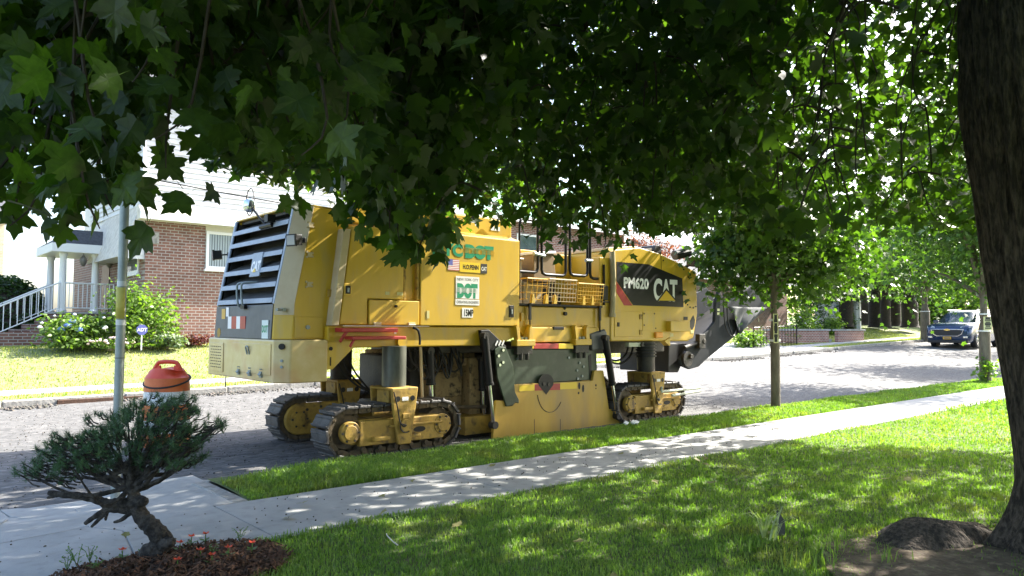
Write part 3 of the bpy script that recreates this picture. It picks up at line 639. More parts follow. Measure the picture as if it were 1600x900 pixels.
x0, z0 = S(981,542); x1, z1 = S(1020,535); b = MB(); b.box(x0,x1,YS-.02,YS+.06,z0,z1); lv = part(b, 'level_scale', mat('pale_green_paint', (.45,.48,.36), rough=.5), fh, bevel=.003)
b = MB(); b.cyl(((x0+x1)/2,YS-.02,(z0+z1)/2),((x0+x1)/2,YS-.05,(z0+z1)/2),.035,10); part(b, 'knob', BLACK, lv, bevel=0)
# rolled canopy and black lamps above the front hood
b = MB(); b.cyl((10.7,8.25,2.86),(10.7,10.1,2.86),.11,14); b.cyl((11.25,8.3,2.82),(11.62,8.25,2.90),.09,12); b.obox((11.75,8.2,2.72),(.14,0,.0),(0,.10,0),(0,0,.08)); b.obox((12.0,8.15,2.70),(.16,0,.02),(0,.10,0),(0,0,.06)); b.tube([(11.45,8.4,2.5),(11.7,8.25,2.7)], .03, 8); part(b, 'canopy_roll', DARK, bevel=.015)

# --- conveyor
CV = mat('conveyor_grey', (.018, .021, .023), (.034, .038, .041), scale=3, rough=.8, spec=.25)
Yc = 8.55
arm = polyS([(1062,562),(1066,572),(1078,577),(1092,573),(1101,564),(1154,521),(1199,482),(1176,446),(1150,462),(1137,476),(1124,454),(1119,470),(1117,503),(1107,516),(1092,529),(1076,542)], Yc)
for y0 in (Yc, Yc+1.15):
    b = MB(); b.prism(arm, y0, y0+.07); cvp = part(b, 'conveyor_side', CV, bevel=.012)
    if y0 == Yc:
        b = MB(); c = onY(1072,561,Yc); b.cyl((c.x,Yc-.05,c.z),(c.x,Yc+.02,c.z),.15,20); b.cyl((c.x+.06,Yc-.10,c.z+.05),(c.x+.06,Yc-.04,c.z+.05),.05,12); part(b, 'drum_bearing', OIL, cvp, bevel=.008)
        b = MB(); c = onY(1091,533,Yc); b.obox((c.x,Yc-.05,c.z),(.10,0,.0),(0,.05,0),(0,0,.14)); b.cyl((c.x+.05,Yc-.12,c.z),(c.x+.05,Yc,c.z),.05,10); b.tube([(c.x-.5,Yc-.03,c.z-.12),(c.x,Yc-.03,c.z-.02)], .04, 8); part(b, 'hydraulic_motor', OIL, cvp, bevel=.01)
        b = MB()
        for dx in (0,.035): b.tube(smooth_path([tuple(onY(1130+dx*150,455,Yc-.04)),tuple(onY(1132+dx*150,500,Yc-.05)),tuple(onY(1139+dx*150,522,Yc-.08)),tuple(onY(1147,524,Yc-.06)),tuple(onY(1151,512,Yc-.02))],5), .014, 6)
        part(b, 'hydraulic_hose', DARK, cvp, bevel=0, smooth=True)
        for p in ((1121,486),(1121,492)):
            c = onY(*p,Yc-.004); b = MB(); b.box(c.x,c.x+.085,Yc-.004,Yc+.01,c.z,c.z+.05); part(b, 'label_plate', mat('pale_yellow_label', (.65,.65,.35)), cvp, bevel=0)
b = MB(); p0 = onY(1072,562,Yc); p1 = onY(1190,466,Yc)
b.prism([(p0.x,p0.z-.1),(p1.x,p1.z-.2),(p1.x,p1.z-.13),(p0.x,p0.z-.03)], Yc+.07, Yc+1.15); part(b, 'conveyor_belt', DARK, bevel=0)
# canvas drape
V_ = []; n_ = 14
A_, B_, C_ = onY(1136,479,Yc-.06), onY(1199,481,Yc-.06), onY(1155,521,Yc-.06)
b = MB(); rows = []
for i in range(n_+1):
    t = i/n_; rw = []
    L0 = A_.lerp(C_, t); R0 = B_.lerp(C_, t*.98)
    for j in range(n_+1):
        s = j/n_; p = L0.lerp(R0, s); p.y += -.05*math.sin(s*9+t*2)*(1-.3*t)-.03*math.sin(s*17+t*5); rw.append(p)
    rows.append(rw)
b.loft(rows, caps=False, closed=False); o = part(b, 'canvas_flap', mat('grey_canvas', (.050,.055,.056), (.08,.086,.085), scale=4, rough=.75), bevel=0, smooth=True); o.modifiers.new('thick','SOLIDIFY').thickness = .008
# black boot under the hood front and rear bulkhead under the front
b = MB(); b.prism(polyS([(1045,536),(1080,536),(1060,582),(1044,582)], 8.7), 8.7, 9.9); part(b, 'rubber_flap', DARK, bevel=.02)
b = MB(); b.loft([[(11.56,8.5,1.45),(12.0,8.5,1.9),(12.0,9.8,1.9),(11.56,9.8,1.45)],[(11.56,8.5,2.45),(11.95,8.5,2.3),(11.95,9.8,2.3),(11.56,9.8,2.45)]]); part(b, 'conveyor_chute', DARK, bevel=.03)
b = MB(); b.box(9.2,11.2,8.5,YF-.3,1.05,1.27); b.box(6.0,9.1,8.35,YF-.2,1.12,1.24); part(b, 'frame_underside', OIL, bevel=.02)

# --- milling drum box
Yk = 7.98
sk = polyS([(770,688),(775,626),(801,626),(803,601),(926,595),(929,579),(943,579),(952,640),(966,638),(975,644),(971,665)], Yk)
b = MB(); b.prism(sk, Yk, Yk+.05); skirt = part(b, 'side_plate', mat('scraped_yellow', (.47,.285,.03), (.57,.36,.05), scale=1.6, rough=.45, c3=(.32,.22,.09), scale3=2.2, amt3=.7, stretch=(1,1,.35)), bevel=.008)
gr_ = polyS([(794,545),(936,546),(937,578),(927,594),(802,602),(798,575)], Yk)
b = MB(); b.prism(gr_, Yk+.052, Yk+.12); gpl = part(b, 'drum_cover_plate', GREEN, bevel=.01)
b = MB(); b.prism(polyS([(771,546),(778,541),(788,542),(800,572),(803,612),(809,624),(809,630),(803,629),(799,634),(789,635),(775,590)], Yk), Yk-.03, Yk-.004); ga = part(b, 'pivot_arm', GREEN, bevel=.01)
b = MB(); bolts(b, [S(*p,Yk) for p in ((783,547),(776,556),(783,566),(778,570))], Yk-.03, .022, .02); part(b, 'bolt', CHROME, ga, bevel=0)
b = MB(); bolts(b, [S(*p,Yk) for p in ((811,561),(892,559),(907,553),(916,557),(909,567),(915,573),(905,579),(913,588),(906,592))], Yk+.05, .020, .014); part(b, 'bolt', STEEL, gpl, bevel=0)
b = MB(); b.prism(polyS([(923,556),(927,553),(928,590),(925,592)], Yk), Yk+.046, Yk+.051); part(b, 'guide_slot', BLACK, gpl, bevel=0)
def band(pts_px, ms, Y, name, par):
    for (xa, xb), m_ in zip(pts_px, ms):
        pass
for (xa, xb, m_) in ((816,834,'y'),(834,873,'r'),(873,896,'y')):
    b = MB(); b.prism(polyS([(xa,537),(xb,537),(xb,545),(xa,545)], Yk), Yk-.0, Yk+.05); part(b, 'marker_bar', RED if m_ == 'r' else mat('marker_yellow', (.78,.55,.02), rough=.45), bevel=.004)
for (xa, xb, m_, ya, yb) in ((811,835,'y',602,611),(835,875,'r',600,610),(875,901,'y',598,608)):
    b = MB(); b.prism(polyS([(xa,ya+.5),(xb,ya-1),(xb,yb-.8),(xa,yb+.4)], Yk), Yk-.004, Yk-.001); part(b, 'marker_stripe', RED if m_ == 'r' else MATS['marker_yellow'], skirt, bevel=0)
c = onY(853,606,Yk); b = MB(); b.prism([(c.x+.16*math.cos(a),c.z+.06+.16*math.sin(a)*.9) for a in [math.pi*k/10 for k in range(1,10)]]+[(c.x-.15,c.z+.04),(c.x,c.z-.10),(c.x+.15,c.z+.04)], Yk-.006, Yk-.005); hole = part(b, 'drum_opening', BLACK, skirt, bevel=0)
b = MB(); bolts(b, [(c.x-.05,c.z+.06),(c.x+.05,c.z+.05)], Yk-.006, .03, .01); part(b, 'bolt', OIL, hole, bevel=0)
b = MB()
for p, rx, rz in (((905,603),.025,.055),((911,607),.025,.06),((904,614),.018,.02),((931,602),.016,.02),((931,607),.012,.012)):
    c = onY(*p,Yk); b.prism([(c.x+rx*math.cos(a),c.z+rz*math.sin(a)) for a in [2*math.pi*k/12 for k in range(12)]], Yk-.003, Yk-.001)
part(b, 'slot_hole', BLACK, skirt, bevel=0)
b = MB()
for xa in (834.5, 875): b.prism(polyS([(xa,655),(xa+.8,655),(xa+.8,683),(xa,684)], Yk), Yk-.002, Yk-.001)
part(b, 'weld_seam', OIL, skirt, bevel=0)
c = onY(860,640,Yk); b = MB(); b.tube([(c.x-.27*math.cos(a)*1.0,Yk-.002,c.z+.30-.34*math.sin(a)) for a in [R(12*k) for k in range(1,13)]], .006, 4); part(b, 'cut_line', OIL, skirt, bevel=0)
# hydraulic lift rams
def ram(p0, p1, name='hydraulic_ram', r=.055, frac=.55, Y=None):
    p0, p1 = Vector(p0), Vector(p1); m_ = p0.lerp(p1, frac)
    b_ = MB(); b_.cyl(p0, m_, r, 14); b_.cyl(m_-(p1-p0)*.03, m_, r*1.15, 14); o_ = part(b_, name, BLACK, bevel=0, smooth=True)
    b_ = MB(); b_.cyl(m_, p1, r*.5, 12); part(b_, 'ram_rod', CHROME, o_, bevel=0, smooth=True)
    b_ = MB(); b_.cyl(p1-Vector((0,.05,0)), p1+Vector((0,.05,0)), r*.95, 12); b_.cyl(p0-Vector((0,.05,0)), p0+Vector((0,.05,0)), r*.9, 12); part(b_, 'ram_eye', OIL, o_, bevel=0, smooth=True)
    return o_
ram(onY(757,525,7.92), onY(771,664,7.92)); ram(onY(946,528,7.92), onY(964,650,7.92), frac=.6)
ram(onY(752,560,8.3), onY(757,680,8.3), frac=.42, r=.05); ram(onY(671,548,8.25), onY(675,640,8.25), frac=.58, r=.06)
b = MB(); b.tube([tuple(onY(657,540,8.15)),tuple(onY(660,628,8.15))], .02, 8); part(b, 'guide_rod', BEIGE, bevel=0)
b = MB(); b.prism(polyS([(752,516),(765,515),(793,542),(770,548),(756,545)], 7.96), 7.97, 8.05); lb = part(b, 'lift_bracket', BLACK, bevel=.01)
b = MB()
for k in range(3): c = onY(776+5*k,536,7.96); b.obox((c.x,7.962,c.z),(.02,0,.035),(0,.004,0),(.01,0,-.006))
part(b, 'bracket_stripe', VINYL, lb, bevel=0)
b = MB(); b.prism(polyS([(925,522),(948,514),(951,520),(952,545),(928,548)], 7.96), 7.99, 8.12); part(b, 'lift_bracket', GREY, bevel=.02)
# muddy drum chamber seen through the gap
b = MB(); b.box(5.75,6.85,8.62,9.9,.0,1.15); part(b, 'moldboard', MUDY, bevel=.02)
b = MB(); b.box(6.08,6.55,8.54,8.62,.5,.86); b.box(5.95,6.68,8.5,8.62,.93,1.05); b.box(5.9,6.0,8.45,8.62,.3,1.0); b.box(6.6,6.8,8.42,8.62,.02,1.05); part(b, 'moldboard_plate', MUDY, bevel=.015)
b = MB(); b.tube([(5.55,8.32,.44),(6.1,8.3,.40),(6.75,8.25,.36)], .025, 8); part(b, 'pipe_rail', LINK, bevel=0)
b = MB(); b.box(5.6,9.2,8.75,9.8,.12,1.1); part(b, 'drum_housing_shade_fill', OIL, bevel=.03)  # drum housing as dark filler, painting the deep shade between parts
b = MB(); b.prism([(6.35,.0),(6.35,.25),(6.83,.25),(6.83,.0)], 8.2, 8.6); part(b, 'scraper_foot', YELD, bevel=.01)
random.seed(11)
for k in range(16):                              # hoses under the frame
    x0 = random.uniform(5.5,6.7); y = random.uniform(8.3,8.5); x1 = x0+random.uniform(-.25,.45)
    b = MB(); b.tube(smooth_path([(x0,y,1.2),(x0+.05,y-.06,1.0+random.uniform(-.1,.1)),((x0+x1)/2,y-.1,.88+random.uniform(-.12,.1)),(x1,y-.03,1.0),(x1+.05,y+.05,1.18)],5), .014, 6); part(b, 'hydraulic_hose', DARK, bevel=0, smooth=True)
for dx, rr in ((0,.22),(.06,.27)):
    b = MB(); b.tube([(9.62+dx+rr*1.4*math.cos(a),8.3,1.18-rr*1.1*math.sin(a)) for a in [math.pi*k/12 for k in range(13)]], .018, 6); part(b, 'hydraulic_hose', DARK, bevel=0, smooth=True)
for k in range(3):
    b = MB(); b.tube(smooth_path([(4.75+.07*k,8.9,1.22),(4.78+.09*k,8.85,.95),(4.95+.06*k,8.7,.72),(5.15,8.6,.62)],6), .013, 6); part(b, 'hydraulic_hose', DARK, bevel=0, smooth=True)
b = MB(); b.prism(polyS([(644,548),(662,548),(655,612),(648,640),(640,612)], 8.6), 8.6, 8.9); part(b, 'belt_guard', DARK, bevel=.01)

# --- crawler tracks
shoe_me = None
def track(xc, y0, y1, L_, h_, out, cover=False):
    """out = -1: the outer face looks towards the kerb"""
    global shoe_me
    yo = y0 if out < 0 else y1
    r_ = h_/2-.035; cz = ROAD0+h_/2; xa, xb = xc-L_/2+h_/2, xc+L_/2-h_/2
    tr = empty('crawler_track', (xc, (y0+y1)/2, ROAD0)); tr.parent = mm; tr.location = Vector((xc,(y0+y1)/2,ROAD0))-mm.location
    per = 2*(xb-xa)+2*math.pi*r_; n = int(per/.165)
    if shoe_me is None:
        b_ = MB(); w = (y1-y0)/2; b_.box(-.076,.076,-w,w,-.016,.016); b_.box(-.070,-.048,-w,w,.014,.034); b_.box(.03,.045,-w,w,.014,.026)
        o_ = b_.build('track_shoe', SHOE, None, bevel=.006); shoe_me = o_.data; bpy.data.objects.remove(o_)
    def at(s):
        s %= per; a = xb-xa
        if s < a: return (xa+s, cz+r_), 0
        s -= a
        if s < math.pi*r_: t = s/r_; return (xb+r_*math.sin(t), cz+r_*math.cos(t)), t
        s -= math.pi*r_
        if s < a: return (xb-s, cz-r_), math.pi
        s -= a; t = math.pi+s/r_; return (xa+r_*math.sin(t), cz+r_*math.cos(t)), t
    links = MB()
    for i in range(n):
        (x_, z_), t = at(per*i/n+.03)
        so = bpy.data.objects.new('track_shoe', shoe_me); col.objects.link(so); so.parent = tr
        so.location = Vector((x_, (y0+y1)/2, z_))-Vector((xc,(y0+y1)/2,ROAD0)); so.rotation_euler = (0, t, 0)
        md = so.modifiers.new('bevel','BEVEL'); md.width = .006; md.segments = 1
        nx, nz = math.sin(t), math.cos(t); tx, tz = math.cos(t), -math.sin(t)
        for yy in (yo-out*.05, yo-out*.30):
            c_ = Vector((x_-nx*.045, yy, z_-nz*.045)); links.obox(c_, (tx*.07,0,tz*.07), (0,.02,0), (nx*.03,0,nz*.03))
            c_ += Vector((tx*.06,0,tz*.06)); links.tube([c_+Vector((0,.03,0)), c_-Vector((0,.03,0))], .026, 8)
    part(links, 'chain', LINK, tr, bevel=0)
    fr = MB(); yi0, yi1 = y0+.06, y1-.06
    fr.box(xa+.05, xb-.0, yi0+.02, yi1, cz-.16, cz+.13); frame = part(fr, 'track_frame', YELD, tr, bevel=.012)
    f2 = MB(); fy = yo+out*.0; a_, c_ = (fy, fy+.06) if out < 0 else (fy-.06, fy)
    f2.box(xa+.12, xb+.02, a_-.01, c_, cz-.17, cz+.12); f2.box(xa+.5, xb-.02, a_-.05, a_+.01, cz+.02, cz+.05); f2.box(xa+.28, xa+.5, a_-.08, a_+.01, cz-.12, cz-.07); f2.box(xa+.75, xa+.95, a_-.06, a_+.01, cz-.12, cz-.08)
    part(f2, 'outer_frame', YELD, tr, bevel=.012)
    if not cover:
        f3 = MB(); f3.prism([(xa+.96+.09*math.cos(a), cz-.035+.035*math.sin(a)) for a in [2*math.pi*k/14 for k in range(14)]], a_-.012, a_-.009); part(f3, 'frame_slot', BLACK, tr, bevel=0)
    for k in range(6):
        x_ = xa+.18+k*(xb-xa-.2)/5; b_ = MB(); b_.cyl((x_,yi0,cz-r_+.075),(x_,yi1,cz-r_+.075),.062,16); b_.cyl((x_,a_-.01,cz-r_+.075),(x_,a_+.03,cz-r_+.075),.03,10); part(b_, 'roller', LINK, tr, bevel=.004, smooth=True)
    for x_, nm in ((xa,'drive_sprocket'),(xb,'idler_wheel')):
        b_ = MB(); b_.cyl((x_,yi0+.03,cz),(x_,yi1,cz),r_-.08,26); o_ = part(b_, nm, LINK, tr, bevel=.01, smooth=True)
        b_ = MB(); b_.cyl((x_,a_-.02,cz),(x_,a_+.05,cz),.13,22); b_.cyl((x_,a_-.035,cz),(x_,a_-.015,cz),.09,18); part(b_, 'hub', YELD, o_, bevel=.008, smooth=True)
        b_ = MB(); bolts(b_, [(x_+.105*math.cos(a), cz+.105*math.sin(a)) for a in [k*math.pi/3 for k in range(6)]], a_-.02, .014); part(b_, 'bolt', OIL, o_, bevel=0)
        if nm == 'drive_sprocket':
            g_ = MB()
            for k in range(16):
                a = k*math.pi/8; g_.obox((x_+(r_-.06)*math.cos(a),(yi0+yi1)/2,cz+(r_-.06)*math.sin(a)), (.035*math.cos(a),0,.035*math.sin(a)), (0,.03,0), (-.03*math.sin(a),0,.03*math.cos(a)))
            part(g_, 'sprocket_tooth_ring', LINK, o_, bevel=0)
    if cover:
        b_ = MB(); yy = y0-.015; b_.prism([(xa+.21*math.sin(t)-.0, cz+.21*math.cos(t)) for t in [math.pi+math.pi*k/12 for k in range(13)]]+[(xa+.62, cz+.21),(xa+.62, cz-.21)], yy, yy+.06); o_ = part(b_, 'drive_cover', YELD, tr, bevel=.03, seg=3)
        b_ = MB(); bolts(b_, [(xa+.1,cz+.12),(xa+.3,cz+.15),(xa+.45,cz+.1),(xa+.2,cz-.05),(xa+.42,cz-.1)], yy, .02); part(b_, 'bolt', OIL, o_, bevel=0)
    # yoke: bracket that carries the track, with two holes, and the leg column above it
    xm = xc+.05; ztop = ROAD0+.80
    for s_ in (-1, 1):
        yy = (y0-.07 if s_ < 0 else y1+.03)
        b_ = MB(); b_.prism([(xm-.19,ztop),(xm+.19,ztop),(xm+.16,ztop-.22),(xm+.09,ROAD0+.13),(xm-.09,ROAD0+.13),(xm-.17,ztop-.22)], yy, yy+.045); o_ = part(b_, 'yoke_plate', YELD, tr, bevel=.012)
        b_ = MB()
        for dx in (-.105,.105):
            b_.prism([(xm+dx+.034*math.cos(a), ztop-.12+.034*math.sin(a)) for a in [2*math.pi*k/12 for k in range(12)]], yy-.004 if s_ < 0 else yy+.046, yy-.002 if s_ < 0 else yy+.048)
        part(b_, 'yoke_hole', BLACK, o_, bevel=0)
        if s_ < 0:
            b_ = MB(); b_.box(xm-.045,xm+.045,yy-.004,yy,ztop-.145,ztop-.10); part(b_, 'label_plate', VINYL, o_, bevel=0)
            b_ = MB(); b_.cyl((xm,yy-.03,ROAD0+.36),(xm,yy,ROAD0+.36),.075,18); b_.box(xm-.04,xm+.05,yy-.02,yy,ROAD0+.44,ROAD0+.50); part(b_, 'pivot_cap', YELD, o_, bevel=.006)
            b_ = MB(); b_.tube(smooth_path([(xm-.17,yy-.01,ztop-.03),(xm-.12,yy-.02,ztop-.22),(xm-.09,yy-.025,ztop-.38),(xm-.04,yy-.035,ztop-.45),(xm,yy-.035,ztop-.44)],5)+[(xm+.085*math.cos(a),yy-.03,ROAD0+.36+.085*math.sin(a)) for a in [math.pi*.9+k*.3 for k in range(0,9)]], .009, 6); part(b_, 'grease_line', OIL, o_, bevel=0, smooth=True)
    b_ = MB(); b_.box(xm-.19,xm+.19,y0-.07,y1+.075,ztop-.02,ztop+.012); b_.box(xm-.16,xm+.16,y0+.05,y1-.05,ROAD0+h_-.02,ztop-.02); part(b_, 'yoke_bridge', YELD, tr, bevel=.012)
    yc_ = (y0+y1)/2
    b_ = MB(); b_.cyl((xm,yc_,ztop),(xm,yc_,1.25),.15,22); part(b_, 'leg_column', OIL if xc > 8 or y0 > 9 else mat('greasy_column', (.05,.055,.045), (.16,.17,.14), scale=3, rough=.4, metal=.3, stretch=(1,1,.3)), tr, bevel=0, smooth=True)
    b_ = MB()
    for k in range(5): b_.cyl((xm,yc_,1.0+.05*k),(xm,yc_,1.03+.05*k),.175,22)
    if xc > 8: part(b_, 'leg_collar', DARK, tr, bevel=.005, smooth=True)
    return tr
TL, TH = 1.95, .64
t0 = track(5.0, 7.78, 8.16, TL, TH, -1); t1 = track(5.12, 9.35, 9.73, TL, TH, -1, cover=True)
t2 = track(10.05, 7.86, 8.24, 1.85, TH, -1); t3 = track(10.05, 9.55, 9.93, 1.85, TH, -1)
b = MB(); b.tube([tuple(onY(1033,612,7.78)),tuple(onY(1094,606,7.78))], .022, 8); b.tube([tuple(onY(1050,618,7.76)),tuple(onY(1094,611,7.76))], .022, 8); b.tube([tuple(onY(1033,613,7.78)),tuple(onY(1034,604,7.78))], .02, 8); part(b, 'sensor_bar', mat('pale_green_paint', (.45,.48,.36), rough=.5), bevel=0)
# blue bracket, rear column bits
b = MB(); b.box(4.30,4.85,9.05,9.25,.98,1.10); b.box(4.78,4.85,9.0,9.3,1.02,1.18); part(b, 'blue_bracket', mat('blue_grey_paint', (.06,.12,.17), rough=.5), bevel=.01)
# ------------------------------------------------------------------ foliage tools
LEAF_FULL = np.array([(0,0),(.17,-.04),(.40,.05),(.34,.17),(.50,.30),(.63,.50),(.44,.51),(.40,.61),(.21,.55),(.24,.74),(.12,.81),(0,1.06)])
LEAF_LOW = np.array([(0,0),(.40,.03),(.34,.22),(.62,.50),(.22,.55),(.16,.80),(0,1.06)])
OVAL = np.array([(0,0),(.22,.2),(.30,.5),(.18,.8),(0,1.0)])
def leaf_shape(half, fold=.16):
    L_ = half[1:-1][::-1]*np.array([-1, 1]); o = np.concatenate([half, L_]); n = len(o)
    V = np.zeros((n+1, 3)); V[:n, :2] = o; V[n] = (0, .36, 0)
    V[:, 2] = fold*np.abs(V[:, 0]) - .22*np.maximum(0, V[:, 1]-.4)**2 - .10*np.abs(V[:, 0])*V[:, 1]
    F = np.array([(i, (i+1) % n, n) for i in range(n)]); return V, F
def frames(n, droop=.9, flat=.55, rs=rng):
    """leaf axes: tip direction sagging down, blade facing mostly up or sideways"""
    a = rs.uniform(0, 2*np.pi, n); t = np.stack([np.cos(a), np.sin(a), -droop+rs.normal(0, .45, n)], 1)
    t /= np.linalg.norm(t, axis=1)[:, None]
    b = rs.uniform(0, 2*np.pi, n); nn = np.stack([np.cos(b), np.sin(b), np.full(n, flat)+rs.normal(0, .3, n)], 1)
    nn -= t*np.sum(nn*t, 1)[:, None]; nn /= np.linalg.norm(nn, axis=1)[:, None]+1e-9
    s = np.cross(t, nn); return s, t, nn
def leaves_mesh(P, size, half, droop=.9, flat=.55, rs=rng):
    V0, F0 = leaf_shape(half); n = len(P); s, t, nn = frames(n, droop, flat, rs)
    sz = np.asarray(size).reshape(-1, 1, 1)*np.ones((n, 1, 1))
    curl = rs.uniform(-.6, 2.6, n)[:, None, None]; nn = nn[:, None, :]*curl; wid_ = rs.uniform(.8, 1.15, n)[:, None, None]
    V = P[:, None, :] + sz*(V0[None, :, 0:1]*wid_*s[:, None, :] + V0[None, :, 1:2]*t[:, None, :] + V0[None, :, 2:3]*nn)
    k = len(V0); F = (F0[None]+(np.arange(n)*k)[:, None, None]).reshape(-1, 3)
    tint = np.repeat(rs.uniform(0, 1, n), k)
    return V.reshape(-1, 3), F, tint
def join(parts):
    V, F, T = [], [], []; b = 0
    for v, f, t in parts: V.append(v); F.append(f+b); T.append(t); b += len(v)
    return np.concatenate(V), np.concatenate(F), np.concatenate(T)
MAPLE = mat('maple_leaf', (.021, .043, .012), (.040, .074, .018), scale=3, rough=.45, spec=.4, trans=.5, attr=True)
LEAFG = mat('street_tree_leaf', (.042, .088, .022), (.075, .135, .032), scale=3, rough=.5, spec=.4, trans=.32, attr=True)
LEAFD = mat('dark_evergreen_leaf', (.018, .045, .014), (.04, .08, .022), scale=3, rough=.5, trans=.25, attr=True)
LEAFP = mat('purple_leaf', (.07, .018, .028), (.13, .035, .05), scale=3, rough=.5, trans=.35, attr=True)
BARK  = mat('furrowed_bark', (.030, .023, .017), (.13, .10, .075), scale=4, rough=.95, bump=1.0, bscale=4, stretch=(9, 9, 2.0), lo=.42, hi=.60, detail=8)
BARK.node_tree.nodes['Bump'].inputs['Distance'].default_value = .10
BARKL = mat('grey_brown_bark', (.11, .09, .065), (.19, .165, .12), scale=6, rough=.95, bump=.7, bscale=24, stretch=(2, 2, .6))
TWIG  = mat('dark_twig', (.022, .017, .012), (.045, .035, .025), scale=9, rough=.9)

# ------------------------------------------------------------------ the big maple whose crown hangs over everything
TX, TY = 5.83, 1.40
maple = empty('maple_tree', (TX, TY, .1)); tag(maple, 'massive dark maple tree with furrowed bark on the front lawn', 'tree')
def bark_trunk(cx, cy, prof, lean, seg=220, amp=.022, name='trunk', parent=None, m=BARK, flare=None, seed=1):
    rs = np.random.default_rng(seed); rings = []
    zs_ = np.linspace(prof[0][0], prof[-1][0], 260); ph = rs.uniform(0, 6.28, 30); fr = rs.integers(16, 46, 30)
    th = np.arange(seg)*2*np.pi/seg; V = []
    for z in zs_:
        r0 = np.interp(z, [p[0] for p in prof], [p[1] for p in prof]); ox = np.interp(z, [l[0] for l in lean], [l[1] for l in lean]); oy = np.interp(z, [l[0] for l in lean], [l[2] for l in lean])
        w = sum(np.sin(fr[k]*th+ph[k]+z*(2.5 if k % 2 else -2.0)+.9*np.sin(z*(3+k % 5)+ph[k])) for k in range(10))/4
        w = np.clip(w, -1.2, .7)
        rr = r0+amp*w+.03*np.sin(2*th+1+z*.4)+.02*np.sin(3*th+z)
        if flare is not None:
            e = math.exp(-max(0, z-prof[0][0])/.22); rr = rr+e*flare*(.35+.65*np.maximum(0, np.cos(5*th+.8))**2+1.1*np.maximum(0, np.cos(th-2.55))**4)
        V.append(np.stack([cx+ox+rr*np.cos(th), cy+oy+rr*np.sin(th), np.full(seg, z)], 1))
    V = np.concatenate(V); i = np.arange(seg)[None]+seg*np.arange(len(zs_)-1)[:, None]; j = (np.arange(seg)+1) % seg
    F = np.stack([i, j[None]+seg*np.arange(len(zs_)-1)[:, None], j[None]+seg*np.arange(1, len(zs_))[:, None], i+seg], -1).reshape(-1, 4)
    return np_mesh(name, V, F, m, parent, smooth=True)
lean = [(0, .17, -.13), (.5, .18, -.15), (1.2, .10, -.08), (2.0, .03, -.02), (3.0, -.03, .03), (4.5, -.1, .1), (6.5, .1, .3)]
bark_trunk(TX, TY, [(.0,.36),(.35,.34),(1.2,.315),(2.2,.335),(3.0,.37),(3.6,.33),(5,.24),(7.4,.09)], lean, flare=.20, parent=maple)
# surface root mound running towards the pavement
def root_mound(c, rx, ry, rot, hh, seed):
    rs_ = np.random.default_rng(seed); nr, na = 26, 90; V, ph = [], rs_.uniform(0, 6.28, 12)
    for i in range(nr):
        r = i/(nr-1)
        for k in range(na):
            a_ = 2*np.pi*k/na; w = 1+.14*math.sin(2*a_+ph[0])+.10*math.sin(3*a_+ph[1])+.06*math.sin(7*a_+ph[2])
            u, v = r*rx*w*math.cos(a_), r*ry*w*math.sin(a_)
            z = hh*(1-r**2.2)*(1+.18*math.sin(9*u+ph[3])*math.sin(11*v+ph[4])) - .03*r + .006*math.sin(52*v+5*math.sin(7*u)+ph[5])*(1-r*.5)
            V.append((c[0]+u*math.cos(rot)-v*math.sin(rot), c[1]+u*math.sin(rot)+v*math.cos(rot), c[2]+z))
    V = np.array(V); i = np.arange(na)[None]+na*np.arange(nr-1)[:, None]; j = ((np.arange(na)+1) % na)[None]+na*np.arange(nr-1)[:, None]
    return np_mesh('surface_root', V, np.stack([i, i+na, j+na, j], -1).reshape(-1, 4), BARK, maple, smooth=True)
mc = onZ(1462, 842, .1); root_mound((mc.x, mc.y, .08), .50, .30, R(-32), .16, 3)
DIRT = mat('bare_dry_soil', (.055, .038, .024), (.15, .11, .07), scale=5, rough=.95, bump=.8, bscale=30, c3=(.26, .21, .14), scale3=16, amt3=.6)
b = MB(); n = 48; b.add([(5.2, 1.7, .112)]+[(5.2+1.15*math.cos(a)*(1+.12*math.sin(5*a+1)+.08*math.sin(9*a)), 1.7+.62*math.sin(a)*(1+.12*math.sin(4*a)+.08*math.sin(7*a)), .092) for a in [2*math.pi*k/n for k in range(n)]], [(0, 1+k, 1+(k+1) % n) for k in range(n)])
tag(b.build('bare_soil', DIRT, smooth=True), kind='structure')
rs = np.random.default_rng(21)
# sprays of leaves: measured lower edge of the crown (pixel x, pixel y of the edge, nearest and farthest depth)
edge = [(-60,330,2.4,3.2),(0,320,2.6,3.4),(60,325,2.6,3.5),(115,330,2.3,2.9),(160,290,2.6,3.4),(200,190,2.6,3.6),(240,95,2.6,3.8),(275,215,2.3,2.5),(310,120,2.8,3.8),(350,150,2.8,3.8),
        (395,200,2.6,3.6),(440,175,2.8,3.8),(480,150,2.8,3.8),(520,225,2.4,2.8),(555,330,3.2,4.4),(590,365,3.6,4.6),(630,385,3.8,4.8),(665,385,4.2,5.0),(690,295,4.0,5.0),(725,240,4.0,5.2),(765,220,4.4,6.0),
        (800,240,5.0,7.0),(845,345,6.2,7.6),(885,350,6.2,7.8),(925,360,6.2,7.8),(960,360,6.2,7.6),(1000,320,5.0,7.0),(1045,335,5.0,7.0),(1090,330,5.0,6.8),(1130,320,4.6,6.4),(1175,330,4.4,6.2),
        (1220,350,4.2,6.0),(1265,360,4.2,5.8),(1310,365,4.4,6.0),(1355,345,4.6,6.4),(1400,345,4.8,6.8),(1445,330,5.0,7.2),(1490,315,5.4,7.4),(1540,300,6.0,7.5),(1600,260,6,7.5),(1680,240,6,7.5)]
near_P, far_P, hubs = [], [], []
